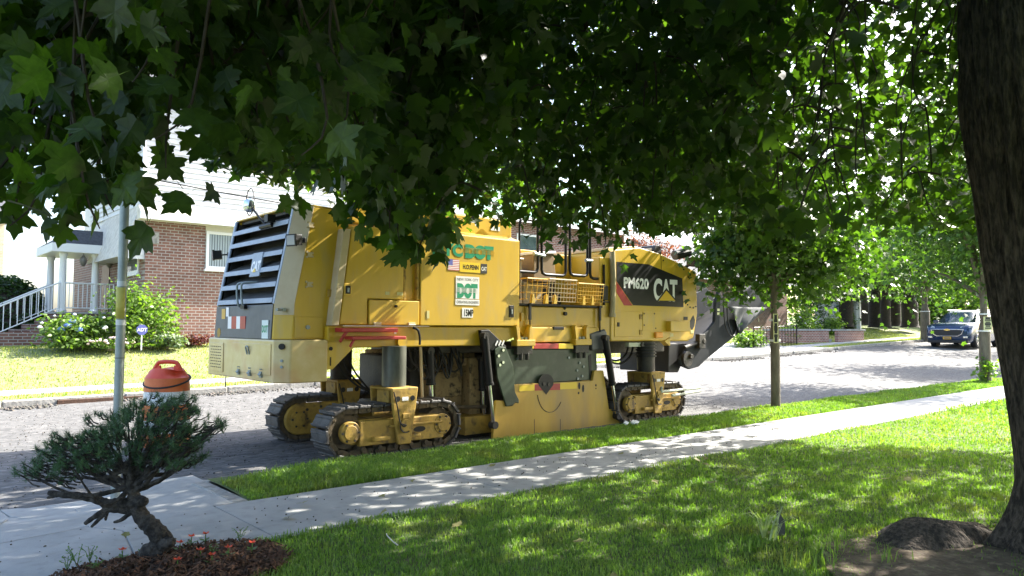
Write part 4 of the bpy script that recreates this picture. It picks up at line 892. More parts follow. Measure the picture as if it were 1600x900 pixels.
for (x, yb, d0, d1) in edge:
    y = yb
    while y > -160:
        for rep in range(2):
            D = rs.uniform(d0, d1)+(max(0, yb-y)/400)*rs.uniform(-.3, .9)
            cx, cy = x+rs.normal(0, 14), y+rs.normal(0, 12)-22
            c = np.array(atD(cx, cy, D)); rr = np.array([.30, .30, .17])*(.75+.10*D)*rs.uniform(.75, 1.15)
            n = int(rs.uniform(9, 16)*(.5+.26*D)*(.58 if 180 < x < 560 else .72 if x < 560 else 1)); 
            if y > yb-5: n = int(n*.75); rr = rr*.8
            p = c+rs.normal(0, .5, (n, 3))*rr; hubs.append((c, D))
            (near_P if D < 5.2 else far_P).append(p)
        y -= 52
near_P = np.concatenate(near_P); far_P = np.concatenate(far_P)
clear = lambda P: P[~((np.hypot(P[:, 0]-TX, P[:, 1]-TY) < 1.7) & (P[:, 2] < 4.2))]   # bare lower trunk
near_P, far_P = clear(near_P), clear(far_P)
# the rest of the crown, a dome of leaves above the sprays
N_ = 82000
rho = 7.2*np.sqrt(rs.uniform(0, 1, N_)); an = rs.uniform(0, 2*np.pi, N_); rim = 1-.24*np.exp(-((an-2.43)/.36)**2)+.10*np.sin(an*3+1)+.07*np.sin(an*7+2)
X_, Y_ = TX+rho*rim*np.cos(an), TY+rho*rim*np.sin(an)
top = 8.4-(rho/7.2)**2*4.9; bot = 3.15+.25*np.sin(X_*1.3)*np.cos(Y_*1.1)-.02*rho
Z_ = bot+(top-bot)*rs.beta(1.1, 1.6, N_)
cl = np.sin(X_*2.1+Z_*1.7)*np.sin(Y_*2.3-Z_*1.2)+.5*np.sin(X_*4.3+1)*np.sin(Y_*4.1)+rs.normal(0, .45, N_)
dome = clear(np.stack([X_, Y_, Z_], 1)[cl > -.2])
dcam = np.linalg.norm(dome-np.array([0, 0, 1.5]), axis=1)
dome = dome[dcam > 1.7]; dcam = dcam[dcam > 1.7]
sizes = lambda n: rs.uniform(.075, .130, n)
# the 300 leaves that hang nearest the eye are parts of their own
dn = np.linalg.norm(near_P-np.array([0, 0, 1.5]), axis=1)
vis = np.array([(-40 < (lambda c: 800+FPX*c.x/-c.z)(CAMROT.transposed() @ Vector(p-np.array([0,0,1.5]))) < 1640) for p in near_P])
order = np.argsort(dn+np.where(vis, 0, 50)+np.where(dn < 1.7, 100, 0)); single = order[:300]; rest = order[300:]; rest = rest[dn[rest] > 1.7]
V0, F0 = leaf_shape(LEAF_FULL)
leaf_me = []
for k in range(4):
    V1 = V0.copy(); V1[:, 2] += .05*np.sin(V1[:, 0]*5+k)*V1[:, 1]; V1[:, 0] *= 1+.12*(k-1.5)/1.5
    me = bpy.data.meshes.new('leaf'); me.from_pydata([tuple(v) for v in V1]+[(-.012,0,0),(.012,0,0),(.02,-.55,.08)], [], [tuple(f) for f in F0]+[(len(V1),len(V1)+1,len(V1)+2)]); me.materials.append(MAPLE)
    a = me.attributes.new('tint', 'FLOAT', 'POINT'); a.data.foreach_set('value', np.full(len(V1)+3, k/3, dtype=np.float32)); me.update(); leaf_me.append(me)
s_, t_, n_ = frames(300, .95, .45, rs)
for k, i in enumerate(single):
    o = bpy.data.objects.new('leaf', leaf_me[k % 4]); col.objects.link(o); o.parent = maple
    z = float(rs.uniform(.085, .135)); M_ = Matrix((Vector(s_[k])*z, Vector(t_[k])*z, Vector(n_[k])*z)).transposed().to_4x4(); M_.translation = Vector(near_P[i])-maple.location
    o.matrix_local = M_
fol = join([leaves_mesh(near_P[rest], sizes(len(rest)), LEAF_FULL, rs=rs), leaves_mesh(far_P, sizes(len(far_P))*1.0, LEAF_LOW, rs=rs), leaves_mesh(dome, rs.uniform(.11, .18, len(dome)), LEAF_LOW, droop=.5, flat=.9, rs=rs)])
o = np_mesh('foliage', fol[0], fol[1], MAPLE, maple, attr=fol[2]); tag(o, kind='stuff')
# limbs and twigs
fork = Vector((TX-.05, TY+.1, 4.7))
limb_ends = [atD(120,60,3.4), atD(420,40,4.2), atD(700,30,5.2), atD(900,60,7.0), atD(1130,110,6.0), atD(1300,60,5.4), Vector((TX+4,TY-2,5.4)), Vector((TX-3,TY-3,5.2)), Vector((TX+4.5,TY+2,5.2)), Vector((TX,TY-5,5))]
limb_pts = []
for k, e in enumerate(limb_ends):
    mid = fork.lerp(e, .45)+Vector((0, 0, 1.1)); pth = smooth_path([fork+Vector((0,0,-.3+.15*(k % 4))), fork.lerp(mid, .5)+Vector((0,0,.25)), mid, mid.lerp(e, .55)+Vector((0,0,.1)), e], 7)
    b = MB(); b.tube(pth, [.13*(1-.86*i/(len(pth)-1)) for i in range(len(pth))], 10); b.build('branch', BARK, maple, smooth=True, ang=70); limb_pts += pth[6:]
b = MB(); LP = np.array([tuple(p) for p in limb_pts])
for c, D in hubs[::2]:
    i = int(np.argmin(np.linalg.norm(LP-c, axis=1))); p0 = Vector(LP[i]); p1 = Vector(c)
    if (p1-p0).length > .6 or p1.length < 1.9: p0 = p1+Vector((rs.uniform(-.35,.45), rs.uniform(-.45,.3), rs.uniform(.25,.55)))
    m_ = p0.lerp(p1, .5)+Vector((0, 0, .18)); b.tube(smooth_path([p0, m_, p1, p1+Vector((rs.normal(0,.06), rs.normal(0,.06), -.14))], 3), [.010,.009,.008,.007,.006,.006,.005,.004,.003,.002], 5)
o = b.build('twigs', TWIG, maple); tag(o, kind='stuff')

# ------------------------------------------------------------------ generic broadleaf tree
def crown_points(c, rad, n, seed, clump=26):
    rs_ = np.random.default_rng(seed); c = np.array(c); rad = np.array(rad)
    u = rs_.normal(0, 1, (clump, 3)); u /= np.linalg.norm(u, axis=1)[:, None]; K = c+u*rad*rs_.uniform(.35, .95, (clump, 1))
    k = rs_.integers(0, clump, n); P = K[k]+rs_.normal(0, 1, (n, 3))*rad*.22
    return P, K
def broadleaf(name, label, cat, base, th, tr, crown, rad, n, leaf, m, bark, seed, lsize=.10, half=LEAF_LOW, group=None, fork=None, lean_=(0, 0)):
    base = Vector(base); o = empty(name, base); tag(o, label, cat, group)
    top = Vector(crown); b = MB(); f = base+Vector((lean_[0], lean_[1], th))
    pth = smooth_path([base-Vector((0,0,.15)), base+Vector((lean_[0]*.3+.01,lean_[1]*.3,th*.4)), f, f.lerp(top, .6)], 6)
    b.tube(pth, [tr*(1.25 if i == 0 else (1.05 if i < 3 else 1.0-.65*i/(len(pth)-1)*(i > 8))) for i in range(len(pth))], 12); trunk = b.build('trunk', bark, o, smooth=True, ang=70)
    P, K = crown_points(crown, rad, n, seed)
    for k in K[:10]:
        b = MB(); k = Vector(k); b.tube(smooth_path([f-Vector((0,0,.1)), f.lerp(k, .5)+Vector((0,0,.15)), k], 4), [tr*.45,tr*.42,tr*.38,tr*.32,tr*.27,tr*.22,tr*.17,tr*.12,tr*.06], 7); b.build('limb', bark, o, smooth=True, ang=70)
    rs_ = np.random.default_rng(seed+1)
    v, f_, t = leaves_mesh(P, rs_.uniform(.75, 1.25, len(P))*lsize, half, .6, .8, rs_)
    c_ = np_mesh('crown', v, f_, m, o, attr=t); tag(c_, kind='stuff'); return o
# ------------------------------------------------------------------ grass
GRASS = mat('grass_blade', (.105, .185, .050), (.175, .26, .085), scale=.9, rough=.55, spec=.35, trans=.35, attr=True, c3=(.20, .20, .09), scale3=2.2, amt3=.6)
def grass(name, P, hgt, wid, seed, label, m=GRASS):
    rs_ = np.random.default_rng(seed); n = len(P); a = rs_.uniform(0, 2*np.pi, n); d = np.stack([np.cos(a), np.sin(a), np.zeros(n)], 1)
    s = np.stack([-d[:, 1], d[:, 0], np.zeros(n)], 1); h_ = (hgt*rs_.uniform(.55, 1.3, n))[:, None]; w = (wid*rs_.uniform(.7, 1.3, n))[:, None]
    bend = rs_.uniform(.1, 1.0, n)[:, None]; up = np.array([0, 0, 1.])
    v0, v1 = P-s*w, P+s*w; m0 = P+up*h_*.6+d*h_*.25*bend; v2, v3 = m0+s*w*.7, m0-s*w*.7; tip = P+up*h_*(1-.25*bend)+d*h_*.8*bend
    V = np.stack([v0, v1, v2, v3, tip], 1).reshape(-1, 3); k = np.arange(n)[:, None, None]*5
    F = (np.array([(0,1,2),(0,2,3),(3,2,4)])[None]+k).reshape(-1, 3)
    o = np_mesh(name, V, F, m, attr=np.repeat(rs_.uniform(0, 1, n), 5)); tag(o, label, 'grass', kind='stuff'); return o
rs = np.random.default_rng(5)
def in_view(P, x0=-60, x1=1660, y1=940):
    M_ = np.array(CAMROT); c = (P-np.array([0, 0, CAM_H])) @ M_
    z = -c[:, 2]; px = 800+FPX*c[:, 0]/z; py = 450-FPX*c[:, 1]/z
    return (z > .5) & (px > x0) & (px < x1) & (py < y1)
def scatter(n, x0, x1, y0, y1):
    return np.stack([rs.uniform(x0, x1, n), rs.uniform(y0, y1, n)], 1)
def bed_mask(P):                                # mulch bed and bare soil under the maple
    d1 = ((P[:, 0]-1.40)/.66)**2+((P[:, 1]-4.52)/.46)**2 < 1
    q_ = np.array(onZ(1420, 860, .1)); d2 = ((P[:, 0]-5.2)/1.0)**2+((P[:, 1]-1.7)/.58)**2
    return ~d1 & (rs.uniform(0, 1, len(P)) < np.clip(d2*1.3-.35, .10, 1))
P = scatter(900000, -.5, 22, -1, 4.82); dd = np.hypot(P[:, 0], P[:, 1])
keep = (rs.uniform(0, 1, len(P)) < np.clip((4.2/dd)**1.6, .10, 1)) & bed_mask(P); P = P[keep]
P = np.concatenate([P, np.full((len(P), 1), 0.)], 1); P[:, 2] = Hnear(P[:, 0], P[:, 1])-.012+.015*np.sin(P[:, 0]*1.7)*np.sin(P[:, 1]*2.1); P = P[in_view(P)]
dd = np.hypot(P[:, 0], P[:, 1]); tuft = .8+.35*np.sin(P[:, 0]*3.1+np.sin(P[:, 1]*4))*np.sin(P[:, 1]*2.7)
grass('lawn_grass', P, .030*tuft+.010, .0020+.00028*dd, 1, 'mown green lawn grass in front of the pavement')
P = scatter(170000, VE+.02, 24, 5.93, 6.92); P = P[P[:, 1] < 6.6+.3*(P[:, 0]-2.4)+rs.normal(0, .05, len(P))]; P = P[rs.uniform(0, 1, len(P)) < np.clip((7/np.hypot(P[:, 0], P[:, 1]))**1.6, .15, 1)]
P = np.concatenate([P, (Hnear(P[:, 0], P[:, 1])-.012+.03*ss(5.86, 6.4, P[:, 1]))[:, None]], 1); P = P[in_view(P)]
grass('verge_grass', P, .050+.015*np.sin(P[:, 0]*2.3), .0022+.0003*np.hypot(P[:, 0], P[:, 1]), 2, 'strip of grass between the pavement and the kerb')
P = scatter(90000, 14, 60, -6, 4.9); P = np.concatenate([P, Hnear(P[:, 0], P[:, 1])[:, None]-.01], 1); P = P[in_view(P)]
P = np.concatenate([P[:1], P[np.hypot(P[:, 0], P[:, 1]) > 14]])
grass('distant_lawn_grass', P, np.full(len(P), .06), .012, 3, 'sunlit lawn further along the pavement')
P = scatter(120000, -2, 50, 16.2, 24); P = P[~((P[:, 1] > 17.1) & (P[:, 1] < 18.4))]; P = P[~((P[:, 0] > 23.4) & (P[:, 0] < 33.6) & (P[:, 1] < 20))]
P = np.concatenate([P, Hfar(P[:, 0], P[:, 1])[:, None]-.01], 1); P = P[in_view(P)]
GRASSF = mat('dry_overexposed_grass', (.20, .25, .09), (.32, .33, .16), scale=.6, rough=.6, trans=.3, attr=True, c3=(.26, .23, .11), scale3=1.2, amt3=.7)  # pale from dryness, with sunlit overexposure also put into the colour
grass('far_lawn_grass', P, np.full(len(P), .06), .010, 4, 'pale sunlit lawn across the street', GRASSF)
# longer tufts and weeds near the tree
P = np.concatenate([np.array(onZ(x, y, .1))[None]+rs.normal(0, .05, (26, 3))*np.array([1, 1, 0]) for x, y in ((1340,800),(1300,860),(1120,870),(1290,880),(1240,885),(1180,860),(1330,770),(1480,780),(1380,875))])
grass('long_grass_tuft', P, np.full(len(P), .095), .0035, 6, 'long grass tufts beside the maple root')
P = np.concatenate([np.array((x, 7.02, .02))[None]+rs.normal(0, .06, (30, 3))*np.array([2.5, .8, 0]) for x in (3.2, 4.1, 4.9, 5.6, 12.0, 12.3, 12.7, 13.2, 22.3)])
grass('kerb_weed', P, np.full(len(P), .13), .004, 7, 'weeds growing along the kerb edge')
# ------------------------------------------------------------------ bonsai-like pine in a mulch bed
MULCH = mat('red_brown_mulch', (.035, .018, .010), (.10, .05, .028), scale=12, rough=.95, bump=.8)
b = MB(); n = 40; ring = []
b.add([(1.40, 4.50, .165)]+[(1.40+.66*math.cos(a)*(1+.06*math.sin(5*a)), 4.50+min(.30, .5*math.sin(a)*(1+.08*math.sin(4*a))) if math.sin(a) > 0 else 4.50+.5*math.sin(a), .095) for a in [2*math.pi*k/n for k in range(n)]], [(0, 1+k, 1+(k+1) % n) for k in range(n)])
bed = b.build('mulch_bed', MULCH, smooth=True); tag(bed, kind='structure')
rs = np.random.default_rng(8); nchip = 3800
a = rs.uniform(0, 2*np.pi, nchip); r_ = np.sqrt(rs.uniform(0, 1, nchip)); Pc = np.stack([1.40+.67*r_*np.cos(a), np.minimum(4.50+.5*r_*np.sin(a), 4.84), .115+.055*(1-r_)+rs.uniform(0, .012, nchip)], 1)
s, t, nn = frames(nchip, .0, 3.0, rs); Lc = rs.uniform(.012, .038, nchip)[:, None]; Wc = rs.uniform(.003, .009, nchip)[:, None]
V = np.stack([Pc-t*Lc-s*Wc, Pc-t*Lc+s*Wc, Pc+t*Lc+s*Wc*.7, Pc+t*Lc-s*Wc*.7], 1).reshape(-1, 3); F = np.arange(nchip*4).reshape(-1, 4)
CHIP = mat('wood_chip', (.05, .024, .013), (.17, .085, .045), scale=14, rough=.9, attr=True)
o = np_mesh('mulch_chips', V, F, CHIP, attr=np.repeat(rs.uniform(0, 1, nchip), 4)); tag(o, 'loose red brown bark chips around the dwarf pine', 'mulch', kind='stuff')
D0 = 4.42
def bp(x, y, dd_=0.0): return atD(x, y, D0+dd_)
pine = empty('dwarf_pine', tuple(bp(238, 884))[:2]+(.1,)); tag(pine, 'gnarled dwarf pine with a twisted leaning trunk in the mulch bed', 'tree')
PB = mat('pine_bark', (.016, .014, .012), (.070, .060, .050), scale=22, rough=.95, bump=1.0, bscale=30, lo=.42, hi=.62)
PB.node_tree.nodes['Bump'].inputs['Distance'].default_value = .05
b = MB(); pth = smooth_path([bp(228,892),bp(236,868),bp(255,848),bp(240,826,-.02),bp(222,808),bp(212,785),bp(208,768),bp(206,748),bp(210,725),bp(216,700,.05)], 6)
rad_ = np.interp(np.linspace(0, 1, len(pth)), [0,.08,.2,.3,.45,.6,.72,.85,1], [.10,.078,.062,.053,.046,.036,.032,.026,.012])
b.tube(pth, [r*(1+.06*math.sin(i*2.1)+.05*math.sin(i*3.7)) for i, r in enumerate(rad_)], 14); b.build('trunk', PB, pine, smooth=True, ang=80)
for pts, r0 in (([bp(246,852),bp(262,848,-.05),bp(272,846,-.06)], .05), ([bp(212,786),bp(222,783,-.03),bp(229,786,-.04)], .045),
                ([bp(208,788),bp(190,786),bp(168,787),bp(150,780),bp(125,775),bp(100,773),bp(76,770)], .035), ([bp(208,798),bp(190,796),bp(168,796),bp(150,806),bp(133,818)], .028), ([bp(165,798),bp(158,808),bp(143,823)], .018), ([bp(205,800),bp(190,812),bp(178,816)], .016), ([bp(90,773),bp(80,776),bp(74,778)], .015), ([bp(168,797),bp(166,806),bp(165,813)], .014)):
    p_ = smooth_path(pts, 4); b = MB(); b.tube(p_, [r0*(1-.55*i/(len(p_)-1))*(1+.1*math.sin(i*2.3)) for i in range(len(p_))], 8); b.build('dead_branch', PB, pine, smooth=True, ang=80)
rs = np.random.default_rng(13); tufts = []
pads = [(40,735,22,14),(75,722,30,16),(110,712,30,20),(95,742,26,10),(130,690,34,20),(160,668,36,24),(150,710,40,22),(185,690,40,30),(200,655,34,18),(225,640,34,18),(250,630,30,16),(285,632,26,18),(300,655,30,18),(265,665,36,24),(235,690,40,26),(270,700,36,20),(300,690,26,20),(335,665,18,10),(318,678,16,10),(290,722,30,9),(250,726,36,9),(222,722,26,8),(140,728,26,8),(80,700,24,12),(95,685,20,14),(225,668,40,22),(150,714,34,10),(225,712,24,9),(115,728,34,8),(310,712,16,8),(345,660,8,6)]
for (x, y, rx, ry) in pads:
    for k in range(max(5, int(rx*ry/20))):
        a, r = rs.uniform(0, 6.28), math.sqrt(rs.uniform(0, 1)); tufts.append((x+rx*r*math.cos(a), y+ry*r*math.sin(a), rs.normal(0, .16*rx/30)))
b = MB()
for i, (x, y, rx, ry) in enumerate(pads):                # branches to every pad
    st = [bp(208,760), bp(208,742), bp(212,722), bp(206,770)][i % 4]; e = bp(x, y+4, rs.normal(0, .12)); m_ = st.lerp(e, .5)+Vector((0, 0, -.03+.05*rs.normal()))
    p_ = smooth_path([st, m_, e], 5); b = MB(); b.tube(p_, [.017*(1-.8*j/(len(p_)-1))*(1+.2*math.sin(j*2.7+i)) for j in range(len(p_))], 7); b.build('branch', PB, pine, smooth=True, ang=80)
tw = MB()
NV, NF, NT = [], [], []; nb = 0
for (x, y, dz) in tufts:
    c = np.array(bp(x, y, dz)); ax = np.array([rs.normal(0, .5), rs.normal(0, .5), 1.0]); ax /= np.linalg.norm(ax); k = 42
    d = rs.normal(0, 1, (k, 3)); d /= np.linalg.norm(d, axis=1)[:, None]; d = d*.85+ax*.75; d /= np.linalg.norm(d, axis=1)[:, None]
    L_ = rs.uniform(.030, .052, k)[:, None]; s = np.cross(d, rs.normal(0, 1, (k, 3))); s /= np.linalg.norm(s, axis=1)[:, None]; st = c+ax*rs.uniform(-.03, .01, (k, 1))
    V = np.stack([st-s*.0013, st+s*.0013, st+d*L_], 1).reshape(-1, 3); NV.append(V); NF.append(np.arange(k*3).reshape(-1, 3)+nb); nb += k*3; NT.append(np.full(k*3, rs.uniform(0, 1)))
    c2 = np.array(bp(x+(208-x)*rs.uniform(.12,.22), y+rs.uniform(2,14), dz*.7)); tw.tube([c2, (c+c2)/2+np.array([0,0,-.012]), c], [.006,.0045,.003], 4)
NEEDLE = mat('pine_needle', (.030, .080, .042), (.060, .130, .070), scale=4, rough=.5, trans=.15, attr=True)
o = np_mesh('needles', np.concatenate(NV), np.concatenate(NF), NEEDLE, pine, attr=np.concatenate(NT)); tag(o, kind='stuff')
o = tw.build('twigs', PB, pine); tag(o, kind='stuff')
# red bedding flowers
PET = mat('red_petal', (.62, .04, .02), (.75, .10, .04), scale=9, rough=.5, trans=.2)
LF2 = mat('bedding_leaf', (.06, .13, .02), (.11, .20, .04), scale=6, rough=.5, trans=.3)
for i, (x, y) in enumerate(((190,868),(280,856),(298,846),(320,842),(356,864),(312,868),(276,884),(393,856),(330,876))):
    p = onZ(x, y+6, .14); fl_ = empty('bedding_flower', p); tag(fl_, 'small red bedding flower in the mulch around the dwarf pine', 'flower', 'red flowers in the mulch bed')
    b = MB(); b.tube([p-Vector((0,0,.02)), p+Vector((.004,.0,.05))], .003, 5); b.build('stem', LF2, fl_)
    for k in range(5):
        a = k*1.256+i; b = MB(); c = p+Vector((.004,0,.052)); d = Vector((math.cos(a), math.sin(a), .35)); s = Vector((-d.y, d.x, 0)); b.add([c, c+d*.014+s*.011, c+d*.026+Vector((0,0,.004)), c+d*.014-s*.011], [(0,1,2,3)]); b.build('petal', PET, fl_)
    for k in range(4):
        a = k*1.6+i*.7; b = MB(); c = p+Vector((0,0,.012)); d = Vector((math.cos(a), math.sin(a), .25)); s = Vector((-d.y, d.x, 0)); b.add([c, c+d*.022+s*.013, c+d*.046, c+d*.022-s*.013], [(0,1,2,3)]); b.build('leaf', LF2, fl_)
for i, (x, y, hh) in enumerate(((105,892,.10),(120,885,.12),(374,846,.09),(330,872,.08),(150,893,.07),(232,872,.05),(140,878,.11))):
    p = onZ(x, y, .12); w = empty('weed', p); tag(w, 'small green weed sprouting at the edge of the mulch', 'weed', 'weeds in the mulch bed')
    rr_ = random.Random(i)
    for k in range(5):
        a = rr_.uniform(0, 6.28); e = p+Vector((math.cos(a)*.05, math.sin(a)*.05, hh*rr_.uniform(.5, 1))); b = MB(); b.tube([p, p.lerp(e, .5)+Vector((0,0,.02)), e], .002, 4); st = b.build('stem', LF2, w)
        for j in range(5):
            c = p.lerp(e, .35+.16*j); a2 = rr_.uniform(0, 6.28); d = Vector((math.cos(a2), math.sin(a2), .4)); s = Vector((-d.y, d.x, 0)); b = MB(); b.add([c, c+d*.009+s*.006, c+d*.022, c+d*.009-s*.006], [(0,1,2,3)]); b.build('leaf', LF2, st)
# marker stake and strap-leaved plant on the lawn
p = onZ(1212, 836, .1); st = empty('marker_stake', p); tag(st, 'dark angled metal marker stake standing in the lawn', 'stake')
b = MB(); a_ = R(30); u = Vector((math.cos(a_), -math.sin(a_), 0)); 
b.add([p+Vector((0,0,-.05)), p+u*.07+Vector((0,0,-.05)), p+u*.07+Vector((0,0,.09)), p+u*.015+Vector((0,0,.17))], [(0,1,2,3)]); o = b.build('blade', mat('dark_painted_metal', (.05,.05,.055), (.08,.08,.085), scale=8, rough=.4), st); o.modifiers.new('t','SOLIDIFY').thickness = .006
pl_ = empty('strap_leaf_plant', onZ(1200, 842, .1)); tag(pl_, 'pale strap-leaved plant growing round the metal stake', 'plant')
rr_ = random.Random(3)
for k in range(16):
    p = onZ(1200, 842, .1)+Vector((rr_.uniform(-.05,.05), rr_.uniform(-.05,.05), 0)); a = rr_.uniform(0, 6.28); d = Vector((math.cos(a), math.sin(a), 0)); s = Vector((-d.y, d.x, 0))*.007; h_ = rr_.uniform(.10,.22); b = MB()
    b.loft([[p-s, p+s], [p+d*.05+Vector((0,0,h_*.7))-s, p+d*.05+Vector((0,0,h_*.7))+s], [p+d*.12+Vector((0,0,h_))-s*.6, p+d*.12+Vector((0,0,h_))+s*.6], [p+d*.19+Vector((0,0,h_*.85)), p+d*.19+Vector((0,0,h_*.85))]], caps=False, closed=False)
    b.build('leaf', mat('pale_strap_leaf', (.22,.26,.16), (.32,.36,.24), scale=8, rough=.5, trans=.2), pl_)
b = MB(); b.tube(smooth_path([onZ(604,834,.16),onZ(606,838,.17),onZ(614,846,.165),onZ(622,852,.15)],5), .004, 6); o = b.build('fallen_twig', mat('bleached_wood', (.5,.48,.42), rough=.7)); tag(o, 'pale curved twig lying on the shaded lawn', 'twig')
# ------------------------------------------------------------------ sign post and traffic drum
pp = onZ(180, 780, .08); post = empty('sign_post', pp); tag(post, 'tall round galvanised steel post at the crossing ramp', 'post')
b = MB(); ptop = pp+Vector((0,0,5.2)); b.cyl(pp-Vector((0,0,.1)), ptop, .036, 18); b.build('pole', STEEL, post, smooth=True)
b = MB(); b.lathe((ptop.x,ptop.y,ptop.z), [(.036,-.01),(.04,0),(.02,.03)], 14); b.build('pole_cap', STEEL, post, smooth=True)
tape = mat('clear_tape', (.55,.58,.58), rough=.35)
def band_at(y0, y1, m, name, r, half=False):
    z0 = onZ(180, 780, .08); f_ = lambda y: CAM_H+ray(184, y).z*(pp.y/ray(184, y).y)
    za, zb = f_(y1), f_(y0); b_ = MB()
    if not half: b_.cyl((pp.x,pp.y,za),(pp.x,pp.y,zb), r, 18); return b_.build(name, m, post, smooth=True)
    ang = [R(150+12*k) for k in range(13)]; rows = [[(pp.x+r*math.cos(a), pp.y+r*math.sin(a), z) for a in ang] for z in (za, zb)]
    b_.loft(rows, caps=False, closed=False); o_ = b_.build(name, m, post, smooth=True); o_.modifiers.new('t','SOLIDIFY').thickness = .003; return o_
band_at(439,447,tape,'tape_band',.038); band_at(500,508,tape,'tape_band',.038); band_at(558.5,560,mat('joint_line',(.1,.11,.11),rough=.6),'post_joint',.0375)
band_at(449,498,mat('yellow_notice',(.42,.38,.06),(.5,.46,.10),scale=20,rough=.6),'paper_notice',.041,True)
dpx = gp(258, 706); dr = empty('traffic_drum', dpx); tag(dr, 'dented orange and white traffic drum standing on the road', 'traffic drum')
OR = mat('faded_orange_plastic', (.55,.10,.02), (.68,.17,.045), scale=5, rough=.5); ORD = mat('red_orange_plastic', (.60,.055,.025), (.68,.09,.04), scale=5, rough=.45)
WB = mat('white_reflective_band', (.62,.64,.66), (.75,.76,.78), scale=12, rough=.35)
k_ = 1.0; c = dpx
def drum_ring(z0, z1, r0, r1, name, m, dent=0):
    rings = []
    for t in np.linspace(0, 1, 7):
        r_ = r0+(r1-r0)*t; z = z0+(z1-z0)*t
        rings.append([(c.x+(r_-dent*math.exp(-((a-5.0)/.45)**2)*math.sin(t*3.1))*math.cos(a), c.y+(r_-dent*math.exp(-((a-5.0)/.45)**2)*math.sin(t*3.1))*math.sin(a), c.z+z+dent*.3*math.sin(a*2)*t) for a in [2*math.pi*k/40 for k in range(40)]])
    b_ = MB(); b_.loft(rings); return b_.build(name, m, dr, smooth=True)
drum_ring(.08,.25,.285,.28,'orange_band',OR); drum_ring(.25,.40,.275,.27,'white_band',WB); drum_ring(.40,.58,.272,.265,'orange_band',OR); drum_ring(.58,.74,.262,.258,'white_band',WB); drum_ring(.74,.90,.262,.25,'orange_band',OR); drum_ring(.90,1.0,.25,.19,'drum_top',ORD,.07)
b = MB(); b.lathe(tuple(c), [(.38,0),(.38,.05),(.30,.09)], 28); b.build('rubber_base', DARK, dr, smooth=True)
u = Vector((.75,-.66,0)); b = MB(); o3 = Vector((c.x,c.y,c.z+1.0))
b.tube(smooth_path([o3-u*.17+Vector((0,0,-.03)), o3-u*.13+Vector((0,0,.05)), o3-u*.08+Vector((0,0,.085)), o3+u*.08+Vector((0,0,.085)), o3+u*.13+Vector((0,0,.05)), o3+u*.17+Vector((0,0,-.03))],5), .026, 8); b.obox(o3-u*.12, u*.035, Vector((.012,.012,0)), (0,0,.045)); b.obox(o3+u*.12, u*.035, Vector((.012,.012,0)), (0,0,.045)); b.build('carry_handle', ORD, dr, smooth=True)
b = MB(); b.tube([(c.x+.262*math.cos(a), c.y+.262*math.sin(a), c.z+.86+.045*math.sin(a-2.35)*-1.6) for a in [2*math.pi*k/30 for k in range(31)]], .011, 6); b.build('black_strap', DARK, dr, smooth=True)
p = gp(352, 606); b = MB(); b.tube([p, p+Vector((.02,0,.62))], .012, 8); o = b.build('thin_stake', BLACK); tag(o, 'thin black stake behind the machine at the far kerb', 'stake')
# storm drain slot in the far kerb
p = onY(160, 624, 15.97); b = MB(); b.box(p.x-.75,p.x+.75,15.95,16.12,p.z-.07,p.z+.03); o = b.build('drain_inlet', mat('rusty_iron',(.05,.028,.018),(.10,.05,.03),scale=12,rough=.9,bump=.5), bevel=.01); tag(o, 'rusty kerb drain inlet across the street', 'drain')
# litter on the verge
b = MB(); p = Vector((8.1,6.75,.17)); 
for k in range(7): b.obox(p+Vector((random.uniform(-.13,.13),random.uniform(-.05,.05),random.uniform(0,.03))), (.03,.01,.01), (-.008,.02,.01), (0,-.006,.008))
o = b.build('paper_scrap', WHITE, bevel=.004); tag(o, 'crumpled white paper scraps on the verge grass', 'litter', kind='stuff')

# ------------------------------------------------------------------ corner house across the street
BRK = brick_mat('red_brick_x', (.155,.072,.052), (.23,.108,.078), (.33,.30,.27), bw=.215, bh=.083)
BRKY = brick_mat('red_brick_y', (.155,.072,.052), (.23,.108,.078), (.33,.30,.27), bw=.215, bh=.083, ax='Y')
SID = mat('white_siding', (.56,.56,.55), (.63,.63,.62), scale=3, rough=.55); TRIM = mat('white_trim', (.78,.78,.77), rough=.45)
SHG = mat('cream_shingle', (.50,.46,.40), (.66,.62,.55), scale=7, rough=.85); GLASS = mat('window_glass', (.05,.07,.08), (.10,.13,.14), scale=2, rough=.06, spec=.8); ROOFD = mat('dark_shingle', (.05,.052,.058), (.09,.092,.10), scale=12, rough=.9)
HX, HY, HG = 5.9, 22.0, 1.0
hs = empty('brick_house', (HX+3, HY+4, HG)); tag(hs, 'red brick house with white clapboard upper storey and a columned side porch', 'house')
def wall_box(b_, *a): b_.box(*a)
b = MB(); b.box(HX,HX+9.5,HY,HY+.25,HG-.3,4.40); b.build('front_wall', BRK, hs)
b = MB(); b.box(HX,HX+.25,HY+.25,HY+9,HG-.3,4.40); b.build('side_wall', BRKY, hs)
b = MB(); b.box(HX+.3,HX+9.4,HY+.3,HY+9,HG,7.9); b.build('core', SID, hs)
z = 4.78                                        # clapboards on the two upper faces
while z < 7.8:
    b = MB(); b.prism([(HY-.13,z),(HY-.155,z),(HY-.130,z+.15),(HY-.11,z+.15)], HX-.13, HX+9.6, 'X'); b.build('clapboard', SID, hs)
    b = MB(); b.prism([(HX-.135,z),(HX-.16,z),(HX-.135,z+.15),(HX-.115,z+.15)], HY-.11, HY+3.2, 'Y') if False else b.prism([(HX-.13,z),(HX-.155,z),(HX-.130,z+.15),(HX-.11,z+.15)], HY-.12, HY+6, 'Y'); b.build('clapboard', SID, hs)
    z += .15
